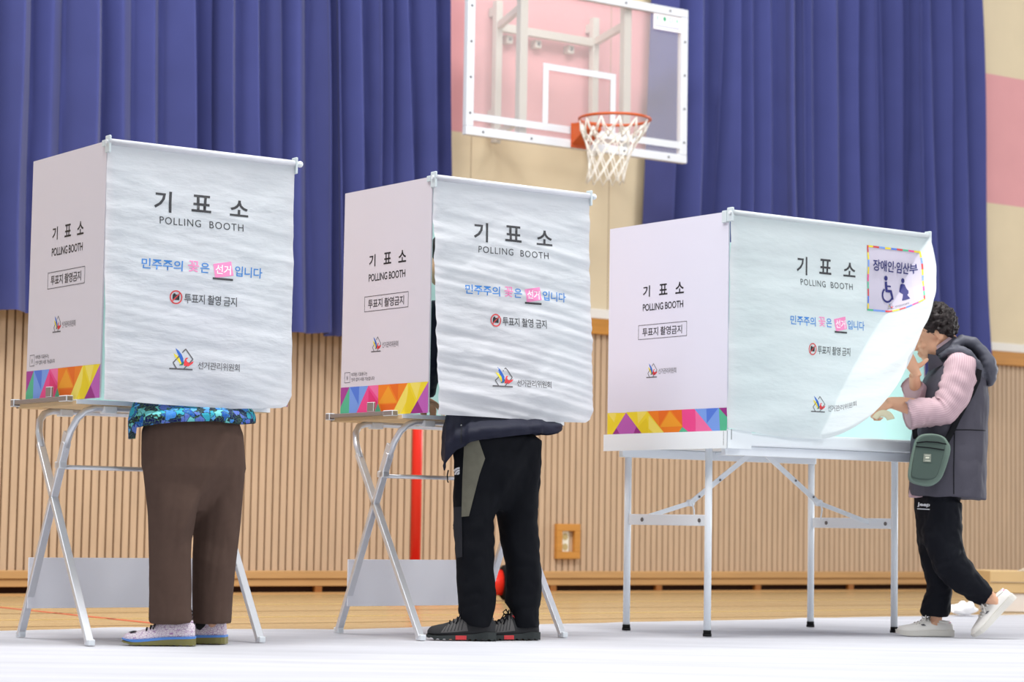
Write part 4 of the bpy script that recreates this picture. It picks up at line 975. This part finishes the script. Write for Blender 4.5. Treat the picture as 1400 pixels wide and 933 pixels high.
# ---- voter 2: navy jacket, black hiking trousers
def voter_two():
    Yn, Yf = 9.20, 9.32; e1 = Vector((math.cos(.629), math.sin(.629), 0)); e2 = Vector((-e1.y, e1.x, 0)); C = Vector((-.3255, 9.1118, 0))
    lp = lambda u, v, z: C+e1*u+e2*v+Vector((0, 0, z))
    an_n, an_f = at(655, 862, Yn), at(716, 862, Yf)
    fc = Vector((-.80, .60, 0)); hips = lp(.33, .02, .88); sh = lp(.31, .17, 1.34); hd = lp(.28, .28, 1.55)
    body, P = standing_body(None, fc, hips, sh, hd, (an_f, an_n), ((lp(.52, .22, 1.12), lp(.44, .37, .97), (-.5, .75, -.2), (0, 0, -1)), (lp(.13, .20, 1.12), lp(.22, .37, .97), (.2, .9, -.2), (0, 0, -1))))
    bs = (at(675, 878, 9.26).x, 9.26, 0)
    pr = finish_body(body, .008, bs, 'person in navy jacket, black hiking trousers and dark shoes at the middle booth')
    eyes(P, pr); cap_hair(P, pr)
    t = MB()
    legs_rings(t, [(578, 630, 710), (596, 620, 722), (625, 618, 712), (655, 619, 698), (685, 619, 686), (712, 620, 677), (745, 621, 676), (780, 623, 677), (815, 626, 678), (836, 625, 676), (846, 628, 674), (858, 640, 670)], lambda py: Yn+.045*max(0, min(1, (700-py)/110)), lambda py: .075 if py < 700 else .07, 'blackpants', lambda py: .5*max(0, min(1, (700-py)/60)))
    legs_rings(t, [(600, 670, 741), (640, 671, 740), (680, 674, 738), (712, 678, 736), (745, 685, 738), (775, 689, 741), (805, 692, 741), (826, 689, 740), (834, 698, 738), (858, 697, 739)], Yf, lambda py: .10-.032*min(1, (py-600)/200), 'blackpants')
    legs_rings(t, [(584, 634, 724), (600, 622, 738), (640, 621, 738), (672, 626, 730), (700, 645, 712)], 9.26, lambda py: {584: .09, 600: .122, 640: .12, 672: .10, 700: .05}[py], 'blackpants', .5)
    o = fuse(t, .007, 4, .013, (9, 9, 8), 4); leg_crease(o, (732, 606), (678, 708), 9.34, .012); tree = bvh(o)
    tr = o.build('trousers', pr, world=True)
    d = MB(); Z = Vector((0, 0, 1)); Xr = Vector((1, 0, 0))
    def pxpoly(pts, Y=9.1):
        c = at(640, 690, Y); out = []
        for x, y in pts: q = at(x, y, Y)-c; out.append((q.x, q.z))
        return poly_mesh(out), c
    me, c = pxpoly([(635, 600), (652, 595), (663, 627), (655, 650), (641, 706), (631, 707), (632, 660)]); decal(d, tree, me, c, Xr, Z, 'olive', .004); d.build('thigh_patch', tr, world=True)
    d = MB(); me, c = pxpoly([(616, 694), (631, 693), (632, 740), (632, 762), (622, 764), (616, 730)]); decal(d, tree, me, c, Xr, Z, 'greypatch', .003); d.build('knee_patch', tr, world=True)
    d = MB(); c = at(618.5, 645.5, 9.1); u1 = (at(628.5, 640, 9.1)-at(618.5, 640, 9.1)).x
    for r0, wd in ((.90, .26), (.58, .26), (.25, .26)): decal(d, tree, arc(u1, -.35*u1, r0*u1, wd*u1, 16, PI/2, PI), c, Xr, Z, 'boardw', .004)
    d.build('logo', tr, world=True)
    s = MB(); zz = lambda py: at(680, py, 9.26).z
    rows2 = []
    for k in range(0, 8):
        a = k/7; cc = lp(.34, .04, .85)*(1-a)+lp(.31, .16, 1.42)*a; rows2.append((cc.x, cc.y, cc.z, .20-.015*a-(.09 if k == 7 else 0), .12-.01*a-(.04 if k == 7 else 0)))
    zrings(s, rows2, 'navy', .629)
    for sg, el, wr in ((1, lp(.52, .22, 1.12), lp(.46, .33, 1.0)), (-1, lp(.13, .20, 1.12), lp(.20, .33, 1.0))):
        f_, s_, u_ = basis(fc); s0 = sh+s_*sg*.15; s.tube([s0, s0*.5+el*.5, el, wr], [.07, .065, .058, .05], 'navy', 14)
    o = fuse(s, .008, 3, .012, (10, 10, 9), 6)
    hem_skirt(o, 567, (612, 740), (604, 766), [(604, 630), (607, 638), (611, 646), (615, 634), (621, 620), (636, 611), (652, 605), (695, 599), (741, 593), (752, 594), (766, 588)], 9.29, .185, 'navy', 8, .016, hd0=.10)
    tree = bvh(o); jk = o.build('jacket', pr, world=True)
    z = MB(); c = at(630, 590, 9.0); me = poly_mesh([(-.002, -.045), (.002, -.045), (.002, .04), (-.002, .04)]); decal(z, tree, me, c, Xr, Z, 'greypatch', .003); z.ball(at(630.5, 582, 9.09), .004, 'screw', 1); z.build('pocket_zip', jk, world=True)
    z = MB(); q = at(613, 643, 9.15); z.tube([q, q+Vector((-.004, 0, -.02)), q+Vector((-.002, 0, -.045)), q+Vector((.001, 0, -.05))], .003, 'strap', 6); z.build('cord', jk, world=True)
    hn = at(677, 877, Yn); hn.z = 0; tn = at(584, 877, Yn); tn.z = 0
    shoe(pr, hn, tn-hn, (tn-hn).length, style='hiker', hgt=1.12)
    hf = at(735, 878, Yf); hf.z = 0; shoe(pr, hf, (-.90, -.25, 0), .262, style='hiker', hgt=1.12)
voter_two()

# ---- voter 3: woman in a grey vest pulling the curtain
def voter_three():
    Y0 = 10.15; Z = Vector((0, 0, 1)); Xr = Vector((1, 0, 0))
    bs = Vector((at(1290, 868, Y0).x, Y0, 0)); f = Vector((-.95, -.05, -.34)).normalized()
    b = MB(); hd = at(1275, 456, 10.13)
    P = head(b, hd, f, (-.2, 0, 1), 1.0)
    b.tube([at(1302, 486, 10.15), at(1293, 470, 10.14), at(1285, 458, 10.13)], [.062, .056, .056], 'skin', 16)
    b.loft([ell(at(x, y, Y0), (hw, 0, 0), (0, hd_, 0), 24) for x, y, hw, hd_ in ((1284, 705, .06, .08), (1285, 670, .085, .11), (1292, 610, .12, .13), (1298, 560, .12, .135), (1304, 520, .11, .15), (1306, 496, .08, .13), (1303, 484, .055, .07))], 'skin')
    # legs
    b.tube([at(1280, 690, 10.22), at(1282, 740, 10.22), at(1284, 775, 10.22), at(1281, 815, 10.22), at(1279, 852, 10.22)], [.06, .052, .042, .040, .026], 'skin', 12)
    b.tube([at(1279, 852, 10.22), at(1262, 863, 10.22), at(1240, 866, 10.22)], [.032, .028, .018], 'skin', 10)
    b.tube([at(1290, 690, 10.08), at(1294, 735, 10.07), at(1304, 775, 10.07), at(1328, 800, 10.08), at(1364, 826, 10.09)], [.06, .054, .044, .040, .028], 'skin', 12)
    b.tube([at(1364, 826, 10.09), at(1352, 842, 10.09), at(1340, 858, 10.09)], [.032, .028, .018], 'skin', 10)
    # near arm, forearm, hand under the lifted hem
    S1, E1, W1_ = at(1314, 498, 10.03), at(1290, 558, 10.01), at(1219, 551, 9.985)
    b.tube([S1, S1*.5+E1*.5, E1], [.048, .043, .040], 'skin', 12); b.tube([E1, at(1252, 558, 10.0), at(1232, 553, 9.99), W1_, at(1212, 552, 9.98)], [.040, .040, .033, .026, .024], 'skin', 12)
    hand(b, at(1217, 552, 9.982), (at(1199, 560, 9.965)-at(1217, 552, 9.982)), (.25, .45, -.80), -1, (.75, .8, .85, .9), .01, .5, .88)
    # far arm up to the cloth edge by the face
    S2, E2, W2 = at(1298, 505, 10.29), at(1266, 547, 10.17), at(1250, 513, 10.0)
    b.tube([S2, S2*.5+E2*.5, E2], [.048, .040, .032], 'skin', 12); b.tube([E2, at(1252, 536, 10.08), W2], [.030, .029, .023], 'skin', 12)
    hand(b, at(1251, 508, 10.0), Vector((-.45, .12, .9)), Vector((-.5, .85, 0)), -1, (.5, .55, .6, .65), .05, .1, .92, ((.75, -.25, .35), (.8, -.1, .7), (.85, 0, .75)))
    o = fuse(b, .0038, 2); pr = o.build('person'); pr.data.transform(Matrix.Translation(-bs)); pr.location = bs
    tag(pr, 'woman with black curly hair, grey vest and pink shirt, pulling a booth curtain', 'person')
    eyes(P, pr)
    # curly hair
    h = MB(); rnd = random.Random(4); fr, sr, ur = basis(f, (-.2, 0, 1))
    mt = Matrix((fr, sr, ur)).transposed()
    h.ball(P(-.020, 0, .036), (.097, .086, .084), 'hair', 3, mt)
    k = 0
    while k < 760:
        v = Vector((rnd.gauss(0, 1), rnd.gauss(0, 1), rnd.gauss(0, 1))).normalized()
        if v.z < -.80 or (v.x > -.25 and v.z < -.5) or (v.x > .55 and v.z < .45) or (v.x > .12 and v.z < -.10): continue
        q = rnd.uniform(.98, 1.10); c = P(-.018+v.x*.094*q, v.y*.088*q, .034+v.z*.090*q); h.ball(c, rnd.uniform(.006, .013), 'hair', 1); k += 1
    o = fuse(h, .0036, 0, .006, (120, 120, 120)); o.build('hair', pr, world=True)
    # trousers
    t = MB()
    legs_rings(t, [(690, 1251, 1300), (725, 1253, 1300), (758, 1256, 1302), (785, 1265, 1302), (802, 1267, 1301), (822, 1260, 1300), (836, 1258, 1301), (844, 1262, 1297)], 10.22, lambda py: .088-.022*min(1, (py-690)/110), 'darkpants')
    t.tube([at(1288, 688, 10.08), at(1288, 735, 10.07), at(1300, 772, 10.06), at(1320, 795, 10.07), at(1338, 809, 10.08), at(1349, 817, 10.085)], [.088, .084, .078, .068, .056, .048], 'darkpants', 20)
    legs_rings(t, [(655, 1252, 1316), (690, 1251, 1312), (725, 1253, 1308), (745, 1257, 1305)], 10.15, lambda py: .15 if py < 700 else .12, 'darkpants')
    o = fuse(t, .006, 3, .015, (11, 11, 11), 3); tree = bvh(o); tr = o.build('trousers', pr, world=True)
    d = MB(); c = at(1266, 693, 9.9); u1 = (at(1278.5, 693, 9.9)-at(1266, 693, 9.9)).x
    decal(d, tree, scaled(text_mesh('Jeep', .03), 0, u1, .0, .020), c, Vector((1, 0, -.08)), Z, 'boardw', .005, .02); decal(d, tree, rect(0, u1, -.010, -.006), c, Vector((1, 0, -.08)), Z, 'boardw', .003); d.build('logo', tr, world=True)
    # shirt: sleeves and hem
    s = MB()
    def sleeve(pts, rr, name, seed):
        q = MB(); P_, R2 = [], []
        for (a, ra), (b_, rb), in zip(zip(pts, rr), zip(pts[1:], rr[1:])):
            for j in range(6): P_.append(a.lerp(b_, j/6)); R2.append(ra+(rb-ra)*j/6)
        P_.append(pts[-1]); R2.append(rr[-1])
        for _ in range(4): P_ = [P_[0]]+[(P_[i-1]+P_[i]*2+P_[i+1])/4 for i in range(1, len(P_)-1)]+[P_[-1]]
        n = 64; lay = q.bm.verts.layers.float.new('along'); rings = q.tube(P_, R2, 'stripe', n, cap=False, up=(0, 1, 0))
        q.bm.normal_update()
        for i, rg in enumerate(rings):
            for j, v in enumerate(rg):
                v[lay] = abs(((j/n+.25) % 1)-.5)*2*PI*.062
                t_ = i/len(rings); v.co += v.normal*(noise.noise(Vector((i*.42+seed, j*.12, seed)))*.010+abs(noise.noise(Vector((i*.9, j*.05, seed+3))))*.006*(1-abs(t_-.6)))
        rim = rings[-1]; inn = [q.bm.verts.new(v.co*.97+P_[-2]*.03+ (P_[-2]-P_[-1])*.8) for v in rim]
        for j in range(n): f_ = q.bm.faces.new((rim[j], rim[(j+1) % n], inn[(j+1) % n], inn[j])); f_.smooth = True
        q.bm.faces.new(inn); q.bm.faces.new(rings[0][::-1])
        return q.build(name, pr, world=True)
    sleeve([at(1304, 492, 10.09), at(1314, 500, 10.03), at(1310, 520, 10.01), at(1303, 543, 10.0), at(1291, 560, 9.995), at(1276, 564, 9.99), at(1258, 564, 9.985), at(1239, 568, 9.98)], [.045, .070, .072, .070, .065, .062, .062, .065], 'sleeve', 2)
    sleeve([S2+Vector((0, -.05, .02)), S2, S2*.5+E2*.5, E2, at(1252, 538, 10.09), at(1247, 531, 10.04)], [.05, .066, .06, .054, .048, .048], 'sleeve', 9)
    s.loft([ell(at(x, y, Y0), (hw, 0, 0), (0, hd_, 0), 24) for x, y, hw, hd_ in ((1268, 681, .082, .10), (1288, 640, .13, .145), (1300, 560, .13, .145), (1305, 510, .11, .15), (1302, 484, .062, .07), (1294, 472, .060, .062))], 'stripe')
    o = fuse(s, .006, 3, .006, (14, 14, 12), 9)
    lay = o.bm.verts.layers.float.new('along')
    for v in o.bm.verts:
        v[lay] = v.co.x*.9+v.co.y*.4
    o.build('shirt', pr, world=True)
    # vest
    v = MB()
    rows = [(1243, 678, 1346, 684, .172), (1244, 640, 1348, 640, .172), (1246, 600, 1349, 602, .168), (1249, 565, 1350, 570, .165), (1255, 540, 1350, 545, .165), (1265, 518, 1347, 522, .165), (1276, 500, 1341, 503, .155), (1284, 488, 1332, 488, .13), (1288, 478, 1318, 480, .09)]
    rg = []
    for xl, yl, xr, yr, ry in rows:
        a, q = at(xl, yl, Y0), at(xr, yr, Y0); rg.append(ell((a+q)/2, (q-a)/2, (0, ry, 0), 32, 2.4))
    v.loft(rg, 'vest'); o = fuse(v, .006, 3, .012, (9, 9, 5), 2); tree = bvh(o); vs = o.build('vest', pr, world=True)
    # seams of the vest
    q = MB()
    for pts in ([(1304, 676), (1304, 640), (1305, 592)], [(1305, 588), (1326, 588), (1347, 589)]):
        line = []
        for (xa, ya), (xb, yb) in zip(pts, pts[1:]):
            for k in range(9):
                c = at(xa+(xb-xa)*k/8, ya+(yb-ya)*k/8, 9.6); h_ = tree.ray_cast(c, c-Vector((0, 0, CH)))
                if h_[0]: line.append(h_[0])
        q.tube(line, .0022, 'strap', 6)
    q.build('seam', vs, world=True)
    # stand collar
    cl = MB(); rings = []
    ca, cb = at(1301, 494, 10.15), at(1287, 474, 10.14)
    axv = (cb-ca).normalized(); sd = Vector((0, 1, 0)); fd = axv.cross(sd).normalized()
    for t_, r1, r2 in ((-.2, .088, .10), (.3, .080, .088), (.75, .078, .080), (1.05, .076, .078)): rings.append(ell(ca+(cb-ca)*t_, fd*r1, sd*r2, 28))
    for t_, r1, r2 in ((1.05, .068, .070), (.6, .068, .070)): rings.append(ell(ca+(cb-ca)*t_, fd*r1, sd*r2, 28))
    cl.loft(rings, 'vest', cap=False)
    sc_ = MB(); sc_.loft([ell(ca+(cb-ca)*t_, fd*r1, sd*r2, 28) for t_, r1, r2 in ((.6, .074, .076), (1.22, .071, .073), (1.22, .065, .067), (.6, .065, .067))], 'stripe', cap=False); sc_.build('shirt_collar', pr, world=True)
    fl_ = [at(1269, 484, 10.06), at(1281, 486, 10.045), at(1290, 498, 10.04), at(1270, 508, 10.06)]
    cl.loft([[p for p in fl_], [p+Vector((0, .012, 0)) for p in fl_]], 'vest', smooth=False)
    cl.build('collar', vs, world=True)
    hd_ = MB()
    def drape(pts, seed):
        rg = []; P_ = [at(x, y, Y) for x, y, Y, rn, ry in pts]
        for k, (x, y, Y, rn, ry) in enumerate(pts):
            t_ = (P_[min(k+1, len(P_)-1)]-P_[max(k-1, 0)]).normalized(); n_ = Vector((-t_.z, 0, t_.x)).normalized()
            rg.append(ell(P_[k], n_*rn, Vector((0, 1, 0))*ry, 28, 2.6))
        hd_.loft(rg, 'vestdark')
    drape([(1292, 482, 10.12, .012, .07), (1301, 472, 10.13, .024, .085), (1313, 467, 10.14, .030, .095), (1326, 470, 10.14, .032, .105), (1337, 480, 10.14, .032, .115), (1345, 494, 10.14, .034, .12), (1349, 508, 10.14, .036, .115), (1350, 520, 10.14, .030, .10), (1350, 529, 10.14, .014, .08)], 1)
    drape([(1284, 488, 10.07, .010, .02), (1296, 481, 10.05, .018, .030), (1310, 479, 10.035, .022, .034), (1324, 485, 10.03, .022, .036), (1334, 497, 10.035, .022, .034), (1340, 512, 10.05, .018, .03), (1343, 524, 10.07, .010, .02)], 2)
    o = fuse(hd_, .005, 4, .012, (13, 4, 13), 7); o.build('hood', vs, world=True)
    # shoes
    hn = at(1302, 870, 10.22); hn.z = 0; shoe(pr, hn, (-1, -.03, 0), .245, style='plain', hgt=.92)
    toe = at(1336, 872, 10.09); toe.z = .004; heel = at(1380, 826, 10.09); hdv = (toe-heel); L = .245
    shoe(pr, toe-hdv.normalized()*L*.97, hdv, L, style='plain', hgt=.95)
    # bag (hangs on her: a thing of its own)
    bc = at(1270, 632, 9.935); bag = thing('crossbody_bag', 'grey-green crossbody bag with small patch hanging at the woman\'s hip', 'bag', bc)
    Yb = 9.935; pp_ = lambda x, y, d=0: at(x, y, Yb)-bc+Vector((0, d, 0))
    out = [(1251, 604), (1256, 596), (1266, 593), (1280, 593.5), (1291, 597), (1296, 604), (1300, 611), (1299, 622), (1290, 650), (1283, 660), (1272, 666), (1258, 664), (1246, 660), (1242, 653), (1244, 635)]
    def soft(P_):
        for _ in range(2): P_ = [q for a, b_ in zip(P_, P_[1:]+P_[:1]) for q in ((a[0]*.75+b_[0]*.25, a[1]*.75+b_[1]*.25), (a[0]*.25+b_[0]*.75, a[1]*.25+b_[1]*.75))]
        return P_
    out = soft(out)
    g = MB(); cen = pp_(1271, 630)
    def ring(k, d): return [cen+(pp_(*q)-cen)*k+Vector((0, d, 0)) for q in out]
    g.loft([ring(.92, -.012), ring(.97, -.009), ring(.995, -.002), ring(1.005, .010), ring(1.005, .026), ring(.985, .036), ring(.94, .042)], 'bag2'); g.build('pouch', bag)
    fo = [(1252, 604), (1258, 596.5), (1270, 594.5), (1284, 596), (1292, 604), (1290, 615), (1284, 640), (1278, 655), (1266, 657), (1246, 654.5), (1244, 650), (1248, 626)]
    fo = soft(fo)
    g = MB(); cf_ = pp_(1268, 626); rf = lambda k, d: [cf_+(pp_(*q)-cf_)*k+Vector((0, d, 0)) for q in fo]
    g.loft([rf(.94, -.0345), rf(.975, -.033), rf(1, -.028), rf(1.005, -.0125)], 'bag'); g.build('front_panel', bag)
    g = MB(); g.tube([pp_(1251, 606, -.035), pp_(1264, 604.5, -.037), pp_(1280, 605.5, -.037), pp_(1292, 608, -.033)], .0025, 'strap', 6); g.tube([pp_(1250, 611, -.0355), pp_(1270, 613, -.0365), pp_(1289, 616, -.035)], .0022, 'strap', 6); g.build('zip', bag)
    g = MB(); pa = [pp_(1261, 621, -.0352), pp_(1271, 621.5, -.0352), pp_(1270.5, 632.5, -.0352), pp_(1260, 632, -.0352)]; g.loft([pa, [p-Vector((0, .0015, 0)) for p in pa]], 'baglabel', smooth=False)
    pb = [pp_(1263.3, 625.2, -.0370), pp_(1268.3, 625.4, -.0370), pp_(1268.2, 627.6, -.0370), pp_(1263.2, 627.4, -.0370)]; g.face(pb, 'bagtext')
    for yy in (622.8, 630): g.face([pp_(1262.5, yy, -.037), pp_(1269.5, yy+.3, -.037), pp_(1269.5, yy+1.0, -.037), pp_(1262.5, yy+.7, -.037)], 'bagtext')
    g.build('patch', bag)
    # strap lies over the vest
    g = MB(); line = []
    for x, y in ((1295, 604), (1300, 592), (1308, 574), (1318, 555), (1328, 538), (1336, 520), (1338, 506), (1334, 494)):
        c = at(x, y, 9.6); h_ = tree.ray_cast(c, c-Vector((0, 0, CH))); p = (h_[0]+Vector((0, -.006, 0))) if h_[0] else at(x, y, 10.0); line.append(p-bc)
    line[0] = pp_(1294, 604, .01)
    g.tube(line, .014, 'strap', 10, flat=.22, up=(0, 1, 0))
    line = [pp_(1253, 600, .02), pp_(1252, 590, .03), pp_(1255, 570, .05)]
    g.tube(line, .012, 'strap', 10, flat=.25, up=(0, 1, 0)); g.build('strap', bag)
    # paper roll in the lower hand
    rc = at(1205, 577, 9.945); g = MB(); rings = []
    for k in range(13):
        a = .25+k/12*2.55; rings.append([Vector((math.cos(a)*r_*1.05, -.012-.018*math.sin(a)-.012*j, math.sin(a)*r_)) for j, r_ in enumerate((.020, .030, .040, .047))])
    g.loft(rings, 'crepe', closed=False); pa_ = g.build('paper_slip', loc=rc, recalc=False); pa_.modifiers.new('thick', 'SOLIDIFY').thickness = .0012
    tag(pa_, 'curled cream paper slip in the lower hand of the woman at the rightmost booth', 'paper')
voter_three()
